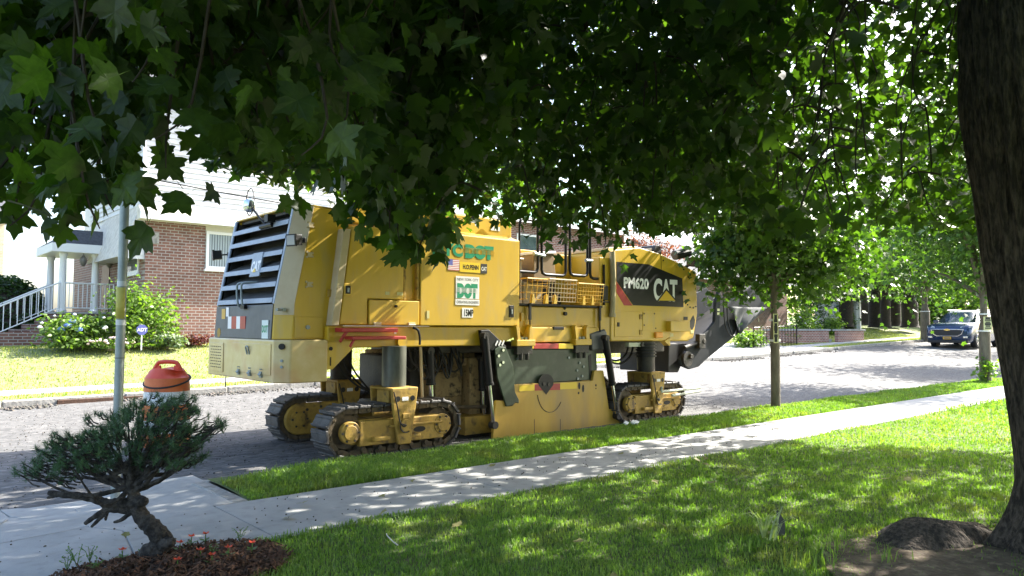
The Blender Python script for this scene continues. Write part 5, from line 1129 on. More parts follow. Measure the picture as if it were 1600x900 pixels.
b = MB(); b.box(HX-.11,HX+9.6,HY-.11,HY+.3,4.42,7.9); b.box(HX-.11,HX+.3,HY-.11,HY+6,4.42,7.9); b.build('upper_sheathing', SID, hs)
b = MB(); b.box(HX-.17,HX-.10,HY-.17,HY-.10,4.6,7.85); b.build('corner_trim', TRIM, hs)
b = MB(); b.prism([(HY-.42,4.36),(HY-.42,4.52),(HY-.10,4.80),(HY-.0,4.80),(HY,4.36)], HX-.25, HX+9.7, 'X'); sk_ = b.build('skirt_roof', SHG, hs, bevel=.01)
b = MB(); b.box(HX-.27,HX+9.7,HY-.46,HY-.40,4.36,4.53); b.build('fascia', TRIM, hs, bevel=.008)
b = MB(); b.prism([(HY-.5,7.9),(HY+4.5,10.2),(HY+9.4,7.9)], HX-.4, HX+9.9, 'X'); b.build('roof', ROOFD, hs)
# shingled mansard flare on the side face
for i in range(9):
    z = 3.35+.155*i; xo = HX-.62+.052*i
    for j in range(13):
        y = HY+.15+.29*j+(.14 if i % 2 else 0)
        if y > HY+4.0: continue
        b = MB(); b.prism([(xo,z),(xo+.02,z),(xo+.085,z+.19),(xo+.065,z+.19)], y, y+.275, 'Y'); b.build('shingle', SHG, hs)
b = MB(); b.prism([(HX-.60,3.36),(HX-.12,4.82),(HX-.02,4.82),(HX-.02,3.36)], HY+.1, HY+4.05, 'Y'); b.build('mansard_core', SHG, hs)
b = MB(); b.box(HX-.66,HX-.0,HY+.05,HY+.11,3.30,3.42); b.prism([(HX-.64,3.40),(HX-.14,4.80),(HX-.02,4.80),(HX-.02,3.40)], HY+.04, HY+.10, 'Y'); b.build('mansard_return', SID, hs)
def window(x0, x1, z0, z1, y, par, slats=False, ax='Y'):
    t = .085; b_ = MB()
    if ax == 'Y':
        b_.box(x0,x1,y-.04,y+.02,z1-t,z1); b_.box(x0,x1,y-.04,y+.02,z0,z0+t); b_.box(x0,x0+t,y-.04,y+.02,z0+t,z1-t); b_.box(x1-t,x1,y-.04,y+.02,z0+t,z1-t)
    else:
        b_.box(y-.04,y+.02,x0,x1,z1-t,z1); b_.box(y-.04,y+.02,x0,x1,z0,z0+t); b_.box(y-.04,y+.02,x0,x0+t,z0+t,z1-t); b_.box(y-.04,y+.02,x1-t,x1,z0+t,z1-t)
    w_ = b_.build('window', TRIM, par, bevel=.008)
    b_ = MB(); (b_.box(x0+t,x1-t,y-.012,y-.004,z0+t,z1-t) if ax == 'Y' else b_.box(y-.012,y-.004,x0+t,x1-t,z0+t,z1-t)); b_.build('pane', GLASS, w_)
    b_ = MB(); (b_.box(x0-.05,x1+.05,y-.09,y+.02,z0-.07,z0-.002) if ax == 'Y' else b_.box(y-.09,y+.02,x0-.05,x1+.05,z0-.07,z0-.002)); b_.build('sill', TRIM, w_, bevel=.008)
    if slats:
        n_ = int((x1-x0-2*t)/.075)
        for k in range(n_):
            xx = x0+t+.02+k*.075; b_ = MB(); b_.box(xx,xx+.05,y-.018,y-.0135,z0+t,z1-t); b_.build('blind_slat', mat('blind_grey',(.28,.33,.35),rough=.6), w_)
    return w_
window(7.52, 9.0, 3.12, 4.22, HY, hs, True); b = MB(); b.box(7.5,9.2,HY-.03,HY,4.222,4.36)
b.build('window_header', mat('ribbed_cream',(.55,.53,.45),(.62,.6,.52),scale=30,rough=.7,stretch=(8,1,.1)), hs)
window(22.55, 24.4, 2.95, 4.2, HX, hs, True, ax='X')
b = MB(); b.box(HX-.02,HX+.34,HY-.025,HY+.01,3.75,4.05); b.build('name_stone', CONC2, hs, bevel=.006)
# porch on the side
PX0, PX1, PY0, PY1, PZ = 4.35, 5.9, 25.0, 27.1, 1.80
pc = MB(); pc.box(PX0,PX1,PY0,PY1,HG-.3,PZ); pc.build('porch_base', BRK, hs)
b = MB(); b.box(PX0-.05,PX1,PY0-.05,PY1+.05,PZ+.002,PZ+.06); b.build('porch_floor', CONC, hs, bevel=.01)
for x, y in ((4.5,25.1),(4.5,26.95),(5.35,25.1)):
    b = MB(); b.lathe((x,y,PZ+.06), [(.13,0),(.13,.06),(.105,.09),(.10,.9),(.09,1.62),(.12,1.68),(.12,1.74)], 18); b.build('column', TRIM, hs, smooth=True)
b = MB(); b.box(PX0-.2,PX1+.05,PY0-.2,PY1+.2,3.60,3.86); b.build('porch_entablature', TRIM, hs, bevel=.015)
b = MB(); b.loft([[(PX0-.2,PY0-.2,3.862),(PX1,PY0-.2,3.862),(PX1,PY1+.2,3.862),(PX0-.2,PY1+.2,3.862)],[(PX0+.5,PY0+.5,4.35),(PX1,PY0+.5,4.35),(PX1,PY1-.5,4.35),(PX0+.5,PY1-.5,4.35)]]); b.build('porch_roof', ROOFD, hs)
b = MB(); b.box(PX1-.03,PX1+.02,25.75,26.65,PZ+.06,3.5); b.build('front_door', mat('brown_door',(.10,.05,.03),rough=.5), hs, bevel=.01)
for x, y in ((5.0,25.0),(5.75,25.2)):
    b = MB(); b.lathe((x,y,3.30), [(.02,.25),(.09,.16),(.10,.06),(.06,-.05),(.02,-.08)], 10); b.tube([(x,y,3.5),(x,y,3.6)], .012, 6); b.build('porch_lantern', mat('bronze_lantern',(.14,.13,.11),rough=.4), hs, smooth=True)
def rail(pts, par, n, h=.85):
    p0, p1 = Vector(pts[0]), Vector(pts[1]); b_ = MB(); b_.tube([p0+Vector((0,0,h)), p1+Vector((0,0,h))], .025, 6); b_.tube([p0+Vector((0,0,.12)), p1+Vector((0,0,.12))], .018, 6); o_ = b_.build('railing', TRIM, par)
    for k in range(n+1):
        q_ = p0.lerp(p1, k/n); b_ = MB(); b_.tube([q_+Vector((0,0,0 if k in (0, n) else .12)), q_+Vector((0,0,h))], .024 if k in (0, n) else .012, 6); b_.build('baluster', TRIM, o_)
rail([(4.55,PY0+.02,PZ+.06),(5.85,PY0+.02,PZ+.06)], hs, 11); rail([(4.4,25.0,PZ+.06),(2.75,25.0,HG+.02)], hs, 10); rail([(4.4,26.4,PZ+.06),(2.75,26.4,HG+.02)], hs, 10)
for k in range(5):
    b = MB(); x = PX0-.33*(k+1); b.box(x,x+.33,25.05,26.35,HG-.3,PZ-.15*(k+1)); b.build('step', BRK, hs, bevel=.008)
lw = MB(); lw.box(1.6,4.6,24.2,24.4,HG-.3,HG+.28); o = lw.build('low_brick_wall', BRK, bevel=.01); tag(o, 'low dark brick garden wall below the porch steps', 'garden wall')
# cable to the house
b = MB(); p0, p1 = onY(150,262,21.6), onY(640,348,21.6); b.tube([p0.lerp(p1,t)+Vector((0,0,-.3*4*t*(1-t)*.3)) for t in np.linspace(0,1,12)], .018, 6); o = b.build('power_cable', BLACK); tag(o, 'black service cable strung across the white house front', 'cable')
# ------------------------------------------------------------------ shrubs round the house
def shrub(name, label, c, rad, n, m, seed, lsize, half=OVAL, group=None, flowers=None, fl_mat=None, flat=.7):
    c = Vector(c); o = empty(name, (c.x, c.y, c.z)); tag(o, label, 'shrub', group); rs_ = np.random.default_rng(seed)
    P, K = crown_points((c.x, c.y, c.z+rad[2]*.75), rad, n, seed, 30); P[:, 2] = np.maximum(P[:, 2], c.z+.03)
    for k in range(5):
        b_ = MB(); e = Vector(K[k]); b_.tube([c-Vector((0,0,.05)), c.lerp(e,.5), e], [.03,.022,.01], 6); b_.build('stem', BARKL, o)
    v, f_, t = leaves_mesh(P, rs_.uniform(.7,1.3,n)*lsize, half, .3, .9, rs_); cr = np_mesh('foliage', v, f_, m, o, attr=t); tag(cr, kind='stuff')
    if flowers:
        for k in range(flowers):
            u_ = rs_.normal(0,1,3); u_[1] = -abs(u_[1]); u_[2] = abs(u_[2])*.8; u_ /= np.linalg.norm(u_); q_ = np.array([c.x,c.y,c.z+rad[2]*.75])+u_*np.array(rad)*rs_.uniform(.95,1.1)
            b_ = MB(); r_ = rs_.uniform(.035,.06); b_.lathe(tuple(q_), [(r_*.2,-r_*.6),(r_*.9,-r_*.2),(r_,.1*r_),(r_*.6,.6*r_),(r_*.1,.8*r_)], 8); b_.build('flower_head', fl_mat, o)
    return o
HYD = mat('hydrangea_leaf', (.07,.13,.03), (.14,.22,.06), scale=3, rough=.5, trans=.3, attr=True); FLW = mat('pale_flower', (.55,.55,.62), (.7,.68,.72), scale=9, rough=.7); FLB = mat('blue_flower', (.16,.24,.62), rough=.7)
FOLG = mat('fresh_shrub_leaf', (.08,.15,.035), (.18,.26,.08), scale=3, rough=.5, trans=.35, attr=True); GRY = mat('grey_green_leaf', (.10,.15,.10), (.18,.24,.16), scale=3, rough=.6, trans=.2, attr=True)
c = onY(125,532,21.4); shrub('hydrangea_bush', 'broad hydrangea bush with white and blue blooms below the porch', (c.x,21.4,HG-.05), (.95,.6,.5), 3200, HYD, 31, .11, flowers=12, fl_mat=FLW)
c = onY(93,515,21.2); b = MB()
for k in range(4): b.lathe((c.x+.12*k, 21.0-.1*(k % 2), c.z+.1*(k % 3)), [(.02,-.06),(.09,-.02),(.09,.03),(.02,.07)], 8)
o = b.build('blue_bloom_cluster', FLB, smooth=True); tag(o, 'cluster of blue hydrangea blooms at the porch side', 'flower', kind='stuff')
c = onY(212,530,21.3); shrub('tall_garden_bush', 'tall light green garden bush at the brick house corner', (c.x+.1,21.3,HG-.05), (.95,.6,1.0), 4200, FOLG, 32, .10)
c = onY(250,530,21.2); shrub('grey_green_plant', 'low grey green mound plant against the brick wall', (c.x+.15,21.1,HG-.08), (.5,.35,.2), 900, GRY, 33, .09)
c = onY(300,530,21.4); shrub('dark_red_plant', 'low dark red foliage along the foot of the brick wall', (c.x,21.5,HG-.05), (.8,.3,.16), 1100, LEAFP, 34, .07)
c = onY(185,535,21.0); shrub('pink_flower_clump', 'pale pink flower clump at the lawn edge before the tall bush', (c.x-.2,20.9,HG-.1), (.5,.3,.15), 700, HYD, 35, .06, flowers=22, fl_mat=mat('pale_pink_flower',(.6,.42,.42),(.7,.55,.54),scale=9,rough=.7))
c = onX(28,520,4.2); hd = empty('clipped_hedge', (3.3,27.6,HG)); tag(hd, 'big rounded dark green clipped hedge beside the porch steps', 'hedge')
u_ = np.random.default_rng(36).normal(0, 1, (9000, 3)); u_ /= np.linalg.norm(u_, axis=1)[:, None]; u_[:, 2] = np.abs(u_[:, 2])*1.0
Ph = np.array([3.3,27.6,HG])+u_*np.array([1.55,1.4,2.0])*np.random.default_rng(37).uniform(.86,1.02,(9000,1)); v_, f2_, t2_ = leaves_mesh(Ph, np.full(9000,.12), OVAL, .3, .9); tag(np_mesh('foliage', v_, f2_, LEAFD, hd, attr=t2_), kind='stuff')
b = MB(); b.lathe((3.3,27.6,HG-.1), [(1.2,0),(1.3,.6),(1.1,1.3),(.6,1.7),(.1,1.8)], 16); b.build('inner_branches', TWIG, hd)
p = onY(221,541,20.6); yd = empty('yard_sign', (p.x,20.6,p.z)); tag(yd, 'small blue octagonal security sign on a stake by the bush', 'sign')
b = MB(); b.prism([(p.x+.14*math.cos(a),p.z+.42+.14*math.sin(a)) for a in [R(22.5+45*k) for k in range(8)]], 20.59, 20.605); sp = b.build('sign_face', mat('sign_blue',(.10,.11,.34),rough=.4), yd)
text_mesh('ADT', .12, VINYL, 'lettering', sp, lambda u_, v_: (p.x-.115+u_, 20.587, p.z+.38+v_), .003, .95)
b = MB(); b.box(p.x-.015,p.x+.015,20.60,20.615,p.z-.1,p.z+.30); b.build('stake', TRIM, yd)
# neighbours further back
def simple_house(name, label, x0, x1, y0, y1, zg, ze, zr_, wallm, roofm, wins, ridge='X'):
    o = empty(name, ((x0+x1)/2,(y0+y1)/2,zg)); tag(o, label, 'house'); b_ = MB(); b_.box(x0,x1,y0,y1,zg-.4,ze); b_.build('wall', wallm, o)
    b_ = MB()
    if ridge == 'X': b_.prism([(y0-.5,ze+.003),((y0+y1)/2,zr_),(y1+.5,ze+.003)], x0-.4, x1+.4, 'X')
    else: b_.prism([(x0-.5,ze+.003),((x0+x1)/2,zr_),(x1+.5,ze+.003)], y0-.4, y1+.4, 'Y')
    b_.build('roof', roofm, o)
    b_ = MB(); b_.box(x0-.45,x1+.45,y0-.56,y0-.50,ze-.1,ze+.1); b_.build('gutter', TRIM, o)
    for (a, b2, c_, d) in wins: window(a, b2, c_, d, y0-.002, o)
    return o
simple_house('white_house', 'white sided house behind the hedge beyond the porch', -3.5, 3.2, 36, 45, 1.0, 6.2, 8.6, SID, mat('pale_grey_roof',(.35,.38,.42),rough=.8), [(-1.5,-.3,2.4,4.0),(.8,2.0,2.4,4.0)])
simple_house('beige_brick_house', 'beige brick house at the far left behind the white one', -1.5, 6.3, 52, 60, 1.0, 7.6, 9.5, brick_mat('tan_brick',(.42,.32,.22),(.52,.40,.28),(.5,.46,.4)), ROOFD, [(3,4.2,3,5)])
BRK2 = brick_mat('dark_red_brick', (.17,.06,.045), (.25,.10,.07), (.40,.36,.33))
simple_house('green_roofed_house', 'dark red brick house with a green roof behind the machine', 17.3, 27.5, 23.2, 33, 1.0, 5.9, 9.2, BRK2, mat('green_shingle',(.16,.30,.24),(.22,.37,.30),scale=9,rough=.8), [(18.4,19.6,2.2,3.7),(20.6,21.8,2.2,3.7),(23,24.4,2.2,3.7),(20.6,21.8,4.2,5.4)])
simple_house('far_brick_house', 'red brick house beyond the driveway behind the garden trees', 36.5, 47, 25.5, 34, .9, 4.4, 7.0, BRK, ROOFD, [(38,39.2,1.9,3.3),(41,42.2,1.9,3.3)])
# ------------------------------------------------------------------ street trees with paper notices
NOTE = mat('yellow_paper', (.60,.60,.30), (.68,.66,.36), scale=8, rough=.7); INK = mat('ink', (.03,.03,.03), rough=.6)
def notice(par, p, w, h_, n):
    f_ = Vector((-.66,-.75,0)); u_ = Vector((.75,-.66,0)); b_ = MB(); c_ = Vector(p); b_.obox(c_, u_*w/2, f_*.002, Vector((0,0,h_/2))); o_ = b_.build('paper_notice', NOTE, par)
    for k in range(n):
        b_ = MB(); b_.obox(c_+f_*.003+Vector((0,0,h_*(.38-.76*k/(n-1)))), u_*w*(.36 if k % 2 else .28), f_*.0006, Vector((0,0,h_*(.05 if k % 3 else .085)))); b_.build('print_block', INK, o_)
def tapes(par, c_, r_, zs_):
    for z_ in zs_: b_ = MB(); b_.cyl((c_.x,c_.y,z_-.02),(c_.x,c_.y,z_+.02), r_, 14); b_.build('tape_band', WHITE, par, smooth=True)
t1 = gp(1212, 640); T1 = broadleaf('young_street_tree', 'young street maple on the verge with yellow notices taped to its slim trunk', 'tree', t1, 2.15, .08, (t1.x+.3,t1.y+.0,3.15), (1.3,1.35,1.45), 8500, None, LEAFG, BARKL, 51, .105)
zz = lambda y, P_: CAM_H+ray(1212, y).z*(P_.y/ray(1212, y).y)
notice(T1, (t1.x-.075-.02,t1.y-.075,zz(513,t1)), .085, .50, 7); tapes(T1, t1, .093, (zz(500,t1), zz(532,t1)))
t2 = gp(1540, 598); T2 = broadleaf('street_tree', 'street tree on the verge with a pale trunk carrying a notice, shoot at its base', 'tree', t2, 2.3, .135, (t2.x,t2.y,4.7), (2.6,2.6,2.4), 14000, None, LEAFG, BARKL, 52, .12)
z2 = lambda y: CAM_H+ray(1540, y).z*(t2.y/ray(1540, y).y); notice(T2, (t2.x-.11,t2.y-.12,z2(505)), .22, .34, 6); tapes(T2, t2, .142, (z2(491), z2(517)))
p = t2+Vector((-.25,-.1,0)); shrub('basal_shoot', 'leafy shoots at the foot of the pale street tree', (p.x,p.y,p.z), (.25,.25,.38), 160, FOLG, 53, .12)
t3 = gp(1446, 531); T3 = broadleaf('forked_tree', 'forked tree with a white band on the far side beside the parked car', 'tree', t3, 2.6, .24, (t3.x-.3,t3.y,6.2), (4.2,3.6,3.0), 9000, None, LEAFG, BARKL, 54, .18); tapes(T3, t3, .25, (t3.z+1.55,))
for k, (x, y, X_, hgt, r_) in enumerate(((1322,507,46,6.5,.42),(1369,508,50,7.5,.45),(1384,508,49,7,.30),(1398,506,53,8,.40),(1422,508,52,7.5,.50),(1350,505,56,8,.40))):
    q_ = onX(x, y, X_); broadleaf('garden_tree', ('dark evergreen garden tree with the thickest trunk beside the white garage door','dark evergreen tree with a broad trunk at the edge of the lawn bank','slim dark evergreen tree paired with a broad trunk','dark evergreen tree standing between the pair and the forked tree','dark evergreen tree just behind the forked tree','dark evergreen tree deep in the shade behind the garage')[k], 'tree', q_, 2.4, r_, (q_.x,q_.y,q_.z+hgt*.62), (2.9,2.9,2.5), 3800, None, LEAFD, TWIG, 60+k, .22, half=OVAL, group='dark evergreens behind the lawn bank')
for k, (x, X_, r_) in enumerate(((1445,60,(3,3,2.6)),(1480,62,(3.5,3,3.0)),(1520,64,(3.5,3,3.2)),(1400,66,(3,3,2.5)),(1350,68,(4,3,3)),(1290,60,(4,3,3.2)))):
    q_ = onX(x, 505, X_); shrub('boundary_hedge_bush', 'tall sunlit green hedge bush at the end of the street', (q_.x,q_.y,float(Hfar(q_.x,20))), r_, 5200, FOLG, 80+k, .26, group='hedge bushes at the end of the street')
q_ = onY(1015, 505, 21.0); broadleaf('purple_plum_tree', 'purple leaved plum tree behind the front of the machine', 'tree', (q_.x,21,.9), 2.0, .12, (q_.x,21,4.3), (1.5,1.4,1.7), 3600, None, LEAFP, TWIG, 71, .11, half=OVAL)
q_ = onY(1225, 505, 22.0)
for k, (x, y_, r_, lb_) in enumerate(((1255,20.6,(.8,.7,.8),'shrub with small white flowers behind the planter wall'),(1275,21.2,(1.3,1.0,1.6),'tall dark shrub between the planter and the brick house'),(1300,20.4,(.8,.7,.55),'rounded bright shrub on top of the planter'),(1225,19.6,(.9,.5,.45),'yellow green shrub by the iron railing'),(1170,18.9,(1.2,.5,.5),'yellow green bush under the conveyor on the far side'),(1330,21.0,(.5,.5,.9),'small leafy shrub in front of the garage door'))):
    q_ = onY(x, 530, y_); shrub('garden_shrub', lb_, (q_.x,y_,float(Hfar(q_.x,y_))), r_, 1800, (FOLG if k in (2,3,4) else HYD if k != 1 else LEAFD), 90+k, .12, flowers=(10 if k in (0,) else None), fl_mat=FLW)
# planter wall, garage, railing
pw = empty('planter_wall', (36,19.2,.6)); tag(pw, 'low red brick planter wall with concrete coping beside the driveway', 'garden wall')
xa, xb = onY(1225,540,19.0).x, onY(1381,540,17.4).x
BRK3 = brick_mat('planter_brick', (.26,.10,.07), (.36,.15,.11), (.5,.46,.42), bh=.085)
b = MB(); A0, A1 = onY(1232,528,19.0), onY(1354,550,17.2)
def wall_seg(p0, p1, z0, z1, name, m, th=.2):
    d = Vector((p1[0]-p0[0], p1[1]-p0[1], 0)); n_ = Vector((-d.y, d.x, 0)).normalized()*th/2; c_ = Vector(((p0[0]+p1[0])/2,(p0[1]+p1[1])/2,(z0+z1)/2)); b_ = MB(); b_.obox(c_, d/2, n_, (0,0,(z1-z0)/2)); return b_.build(name, m, pw, bevel=.01)
zt_ = 1.45
wall_seg((34.0,19.6),(38.4,18.6),.2,zt_-.1,'brick_face',BRK3); wall_seg((33.9,19.6),(38.5,18.58),zt_-.098,zt_,'coping',CONC,.3)
wall_seg((39.0,18.4),(41.4,18.1),.2,zt_-.1,'brick_face',BRK3); wall_seg((38.9,18.42),(41.5,18.08),zt_-.098,zt_,'coping',CONC,.3)
for k in range(3): wall_seg((38.45,18.6+.25*k),(38.95,18.5+.25*k),.3,.75+.17*k,'step',CONC,.3)
gr = empty('garage', (44,23,1)); tag(gr, 'white garage with panelled door in the shade of evergreens', 'garage'); q0, q1 = onX(1297,505,46.5), onX(1341,505,46.5)
b = MB(); b.box(46.5,46.7,q1.y-.1,q0.y+1,.8,3.2); b.build('wall', SID, gr); b = MB(); b.box(46.44,46.498,q1.y,q1.y+1.6,1.0,2.9); gd = b.build('door', TRIM, gr)
for k in range(5): b = MB(); b.box(46.42,46.438,q1.y+.08+.3*k,q1.y+.3+.3*k,1.05,2.85); b.build('door_panel', SID, gd)
fe = empty('iron_railing', (33.5,18.6,.7)); tag(fe, 'black iron railing along the far garden edge', 'railing')
r0, r1 = onY(1178,532,18.6), onY(1245,540,18.6)
for k in range(15):
    x = r0.x+(r1.x-r0.x)*k/14; zg = float(Hfar(x,18.6)); b = MB(); b.tube([(x,18.6,zg),(x,18.6,zg+1.0)], .03 if k % 7 == 0 else .014, 6); b.build('baluster', BLACK, fe)
for dz in (.15,.95): b = MB(); b.tube([(r0.x,18.6,float(Hfar(r0.x,18.6))+dz),(r1.x,18.6,float(Hfar(r1.x,18.6))+dz)], .02, 6); b.build('rail', BLACK, fe)
# ------------------------------------------------------------------ parked SUV
cx0, cy0 = 40.2, 13.45; cz0 = float(Hroad(cx0+2, cy0)); K = 1.12
car = empty('parked_suv', (cx0+2.5, cy0, cz0)); tag(car, 'dark blue sport utility car with yellow plate parked facing down the street', 'car')
CB = mat('dark_blue_car_paint', (.008,.030,.085), (.010,.036,.10), scale=1, rough=.22, coat=1.0, metal=.35)
GLS = mat('car_glass', (.03,.04,.045), rough=.03, spec=.9, coat=.5); CPL = mat('car_black_plastic', (.015,.015,.016), rough=.5)
def cp(x, y, z): return (cx0+x*K, cy0+y*K, cz0+z*K)
def ring(x, w, zb, zs_, zt, wt, ztop=None, wtop=None):
    """half section from sill to top, mirrored"""
    h_ = [(w*.86, zb), (w*.97, zb+.12), (w, zs_), (w*.97, zt), (wt, zt+.05)]
    if ztop is None: ztop, wtop = zt+.07, wt*.6
    h_ += [(wtop, ztop), (wtop*.5, ztop+.02)]
    pts = [cp(x, -y, z) for y, z in h_]+[cp(x, y, z) for y, z in h_[::-1]]
    return pts
body = [ring(0.0,.78,.30,.55,.72,.70),ring(.06,.86,.24,.55,.84,.78),ring(.25,.90,.22,.60,.95,.80),ring(.8,.92,.20,.62,1.03,.80),ring(1.25,.92,.20,.62,1.07,.82,1.10,.62),ring(1.75,.92,.20,.62,1.09,.80,1.50,.60),ring(2.1,.92,.20,.62,1.09,.79,1.63,.60),ring(2.8,.92,.20,.62,1.10,.79,1.67,.60),ring(3.6,.92,.20,.62,1.12,.79,1.65,.59),ring(4.15,.91,.22,.62,1.14,.78,1.58,.57),ring(4.5,.88,.28,.65,1.12,.76,1.20,.66),ring(4.65,.82,.36,.65,1.0,.72)]
b = MB(); b.loft([[Vector(p) for p in r_] for r_ in body]); b.build('body', CB, car, smooth=True, ang=50)
b = MB(); b.add([cp(1.27,-.60,1.125),cp(1.27,.60,1.125),cp(1.80,.55,1.53),cp(1.80,-.55,1.53)],[(0,3,2,1)]); b.add([cp(1.22,-.74,1.12),cp(1.74,-.64,1.50),cp(1.80,-.55,1.535),cp(1.27,-.60,1.13)],[(0,1,2,3)]); b.add([cp(1.22,.74,1.12),cp(1.27,.60,1.13),cp(1.80,.55,1.535),cp(1.74,.64,1.50)],[(0,1,2,3)]); o = b.build('windscreen', GLS, car)
for s in (-1, 1):
    for x0, x1, x2, x3 in ((1.55,2.45,2.42,2.05),(2.52,3.45,3.40,2.50),(3.52,4.15,3.98,3.48)):
        b = MB(); q_ = [cp(x0,s*.885,1.13),cp(x1,s*.885,1.14),cp(x2,s*.70,1.55),cp(x3,s*.70,1.54)]; b.add(q_ if s < 0 else q_[::-1], [(0,1,2,3)]); b.build('side_window', GLS, car)
    b = MB(); b.obox(cp(1.62,s*1.0,1.14), (.07,0,0), (0,.12,0), (0,0,.08)); b.build('wing_mirror', CB, car, bevel=.03)
    b = MB(); b.add([cp(.02,s*.50,.84),cp(.10,s*.83,.86),cp(.30,s*.905,.92),cp(.28,s*.80,.97),cp(.05,s*.52,.90)], [(0,1,2,3,4) if s > 0 else (4,3,2,1,0)]); o = b.build('headlight', mat('headlight_glass',(.35,.40,.45),rough=.1,spec=.8), car); o.modifiers.new('t','SOLIDIFY').thickness = .03
    b = MB(); b.obox(cp(.02,s*.70,.46), (.03,0,0), (0,.10,0), (0,0,.05)); b.build('fog_light', mat('fog_chrome',(.6,.6,.62),rough=.2,metal=.8), car, bevel=.015)
    for xw in (.90, 3.72):
        c_ = Vector(cp(xw, s*.80, .345)); b = MB(); b.cyl(c_-Vector((0,.13,0)), c_+Vector((0,.13,0)), .385, 28); wh = b.build('wheel', DARK, car, bevel=.03, smooth=True)
        b = MB(); b.cyl(c_+Vector((0,s*.125,0)), c_+Vector((0,s*.145,0)), .27, 24); b.build('rim', mat('rim_dark',(.05,.05,.055),rough=.4), wh, smooth=True)
        for k in range(5):
            a = k*1.2566+.3; b = MB(); d = Vector((math.cos(a),0,math.sin(a))); b.obox(c_+Vector((0,s*.15,0))+d*.13, d*.13, Vector((0,.012,0)), Vector((-d.z,0,d.x))*.035); b.build('spoke', mat('alloy',(.6,.6,.62),rough=.25,metal=.9), wh)
        b = MB(); b.tube([c_+Vector((.28*math.cos(t),s*.148,.28*math.sin(t))) for t in np.linspace(0,2*math.pi,25)], .018, 6); b.build('rim_lip', MATS['alloy'], wh, smooth=True)
        b = MB(); b.tube([c_+Vector((.44*math.cos(t),s*.11,.44*math.sin(t))) for t in np.linspace(-.1,math.pi+.1,20)], .03, 6); b.build('wheel_arch', CPL, car, smooth=True)
b = MB(); b.prism([(-.62,.72),(-.55,.60),(-.40,.52),(.40,.52),(.55,.60),(.62,.72),(.50,.76),(-.50,.76)], 0, 1, 'X'); b.v = [cp(-.035+.02*v[0], v[1], v[2]) for v in b.v]; b.build('grille', CPL, car)
b = MB(); b.tube([cp(-.035,-.64,.77),cp(-.03,-.57,.60),cp(-.04,-.42,.505),cp(-.05,.42,.505),cp(-.03,.57,.60),cp(-.035,.64,.77)], .028, 6); b.tube([cp(-.02,-.66,.79),cp(-.03,.66,.79)], .022, 6); b.build('grille_surround', CHROME, car, smooth=True)
b = MB(); b.box(-.05,-.03,-.12,.12,.755,.80); b.box(-.052,-.032,-.05,.05,.735,.82); b.v = [cp(*v) for v in b.v]; b.build('emblem', mat('emblem_gold',(.70,.50,.15),rough=.3,metal=.7), car)
b = MB(); b.box(-.06,-.03,-.16,.16,.36,.47); b.v = [cp(*v) for v in b.v]; npl = b.build('number_plate', mat('plate_yellow',(.75,.42,.03),rough=.5), car)
b = MB(); b.box(-.064,-.0605,-.12,.12,.395,.435); b.v = [cp(*v) for v in b.v]; b.build('plate_print', mat('plate_navy',(.04,.05,.14),rough=.5), npl)
b = MB(); b.box(-.02,.12,-.80,.80,.20,.34); b.v = [cp(*v) for v in b.v]; b.build('lower_bumper', CPL, car, bevel=.03)
for s in (-1, 1): b = MB(); b.tube([cp(1.9,s*.60,1.68),cp(3.8,s*.60,1.69)], .025, 6); b.build('roof_rail', CHROME, car, smooth=True)
# ------------------------------------------------------------------ more street trees further along, litter, gravel
for k, (X_, Y_, r_, lb_) in enumerate(((35.5,6.6,3.8,'large street tree further up the near verge beyond the pale one'),(47,6.6,3.8,'last street tree far up the near verge'))):
    broadleaf('street_tree', lb_, 'tree', (X_,Y_,float(Hnear(X_,Y_))), 3.0, .2, (X_,Y_+.6,6.6), (r_,r_,3.0), 8000, None, LEAFG, BARKL, 120+k, .19)
rs = np.random.default_rng(44)
def chips(name, P, lo_, hi_, m, label, cat, seed):
    rs_ = np.random.default_rng(seed); n = len(P); V, F = [], []
    o8 = np.array([(1,0,0),(0,1,0),(-1,0,0),(0,-1,0),(0,0,.7),(0,0,-.7)]); f8 = np.array([(0,1,4),(1,2,4),(2,3,4),(3,0,4),(1,0,5),(2,1,5),(3,2,5),(0,3,5)])
    sc = rs_.uniform(lo_, hi_, (n,1,1)); V = P[:,None,:]+o8[None]*sc*rs_.uniform(.5,1.2,(n,6,1)); F = (f8[None]+(np.arange(n)*6)[:,None,None]).reshape(-1,3)
    o_ = np_mesh(name, V.reshape(-1,3), F, m, attr=np.repeat(rs_.uniform(0,1,n),6)); tag(o_, label, cat, kind='stuff')
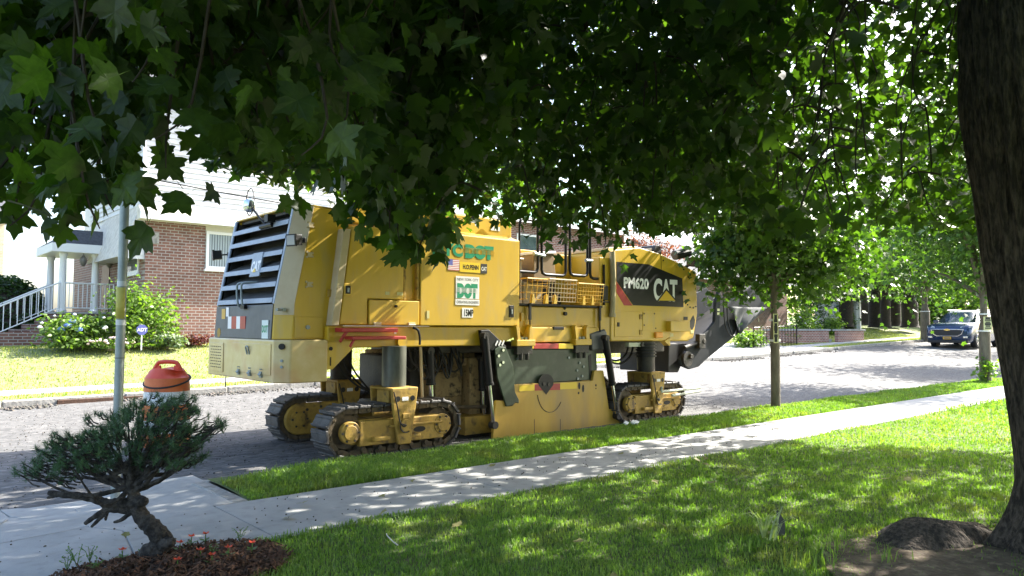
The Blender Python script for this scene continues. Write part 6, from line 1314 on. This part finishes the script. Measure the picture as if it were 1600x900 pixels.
GRAV = mat('asphalt_crumb', (.04,.038,.036), (.14,.135,.13), scale=9, rough=.95, attr=True)
n = 5200; x = rs.uniform(-2, 34, n); y = KF-np.abs(rs.normal(0,.22,n)); P = np.stack([x,y,Hroad(x,y)+.008],1); chips('gutter_rubble', P[(np.sin(x*1.3)+np.sin(x*3.1+1)+rs.normal(0,.5,n)) > -.3], .012, .05, GRAV, 'crumbled asphalt rubble along the far gutter', 'rubble', 1)
n = 2600; x = rs.uniform(2.4, 18, n); y = KN+.03+np.abs(rs.normal(0,.16,n)); P = np.stack([x,y,Hroad(x,y)+.006],1); chips('near_gutter_rubble', P, .006, .025, GRAV, 'fine asphalt crumbs along the near kerb', 'rubble', 2)
n = 9000; x = rs.uniform(-1, 14, n); y = rs.uniform(7.1, 15.9, n); P = np.stack([x,y,Hroad(x,y)+.002],1); chips('road_grit', P, .004, .014, GRAV, 'loose grit scattered on the milled road', 'grit', 3)
n = 420; x = rs.uniform(.2, 12, n); y = rs.uniform(4.97, 5.84, n); P = np.stack([x,y,np.full(n,.105)],1); chips('pavement_specks', P, .003, .011, mat('dark_leaf_debris', (.05,.042,.03), (.10,.085,.05), scale=9, rough=.9, attr=True), 'dark bits of leaf debris on the pavement', 'debris', 4)
FALL = mat('fallen_leaf', (.16,.15,.05), (.22,.20,.07), scale=6, rough=.7, trans=.15)
for k in range(26):
    x, y = (rs.uniform(2,8), rs.uniform(2.6,4.8)) if k % 3 else (rs.uniform(1.2,7), rs.uniform(5.0,5.8)); me = leaf_me[k % 4].copy(); me.materials.clear(); me.materials.append(FALL)
    o = bpy.data.objects.new('fallen_leaf', me); col.objects.link(o); z = rs.uniform(.05,.085); o.scale = (z,z,z); o.rotation_euler = (rs.normal(0,.25), rs.normal(0,.25), rs.uniform(0,6.28)); o.location = (x,y,.145 if k % 3 else .118)
    tag(o, 'small dry fallen leaf lying on the lawn grass' if k % 3 else 'small dry fallen leaf lying on the pavement', 'leaf', 'fallen leaves on the lawn' if k % 3 else 'fallen leaves on the pavement')
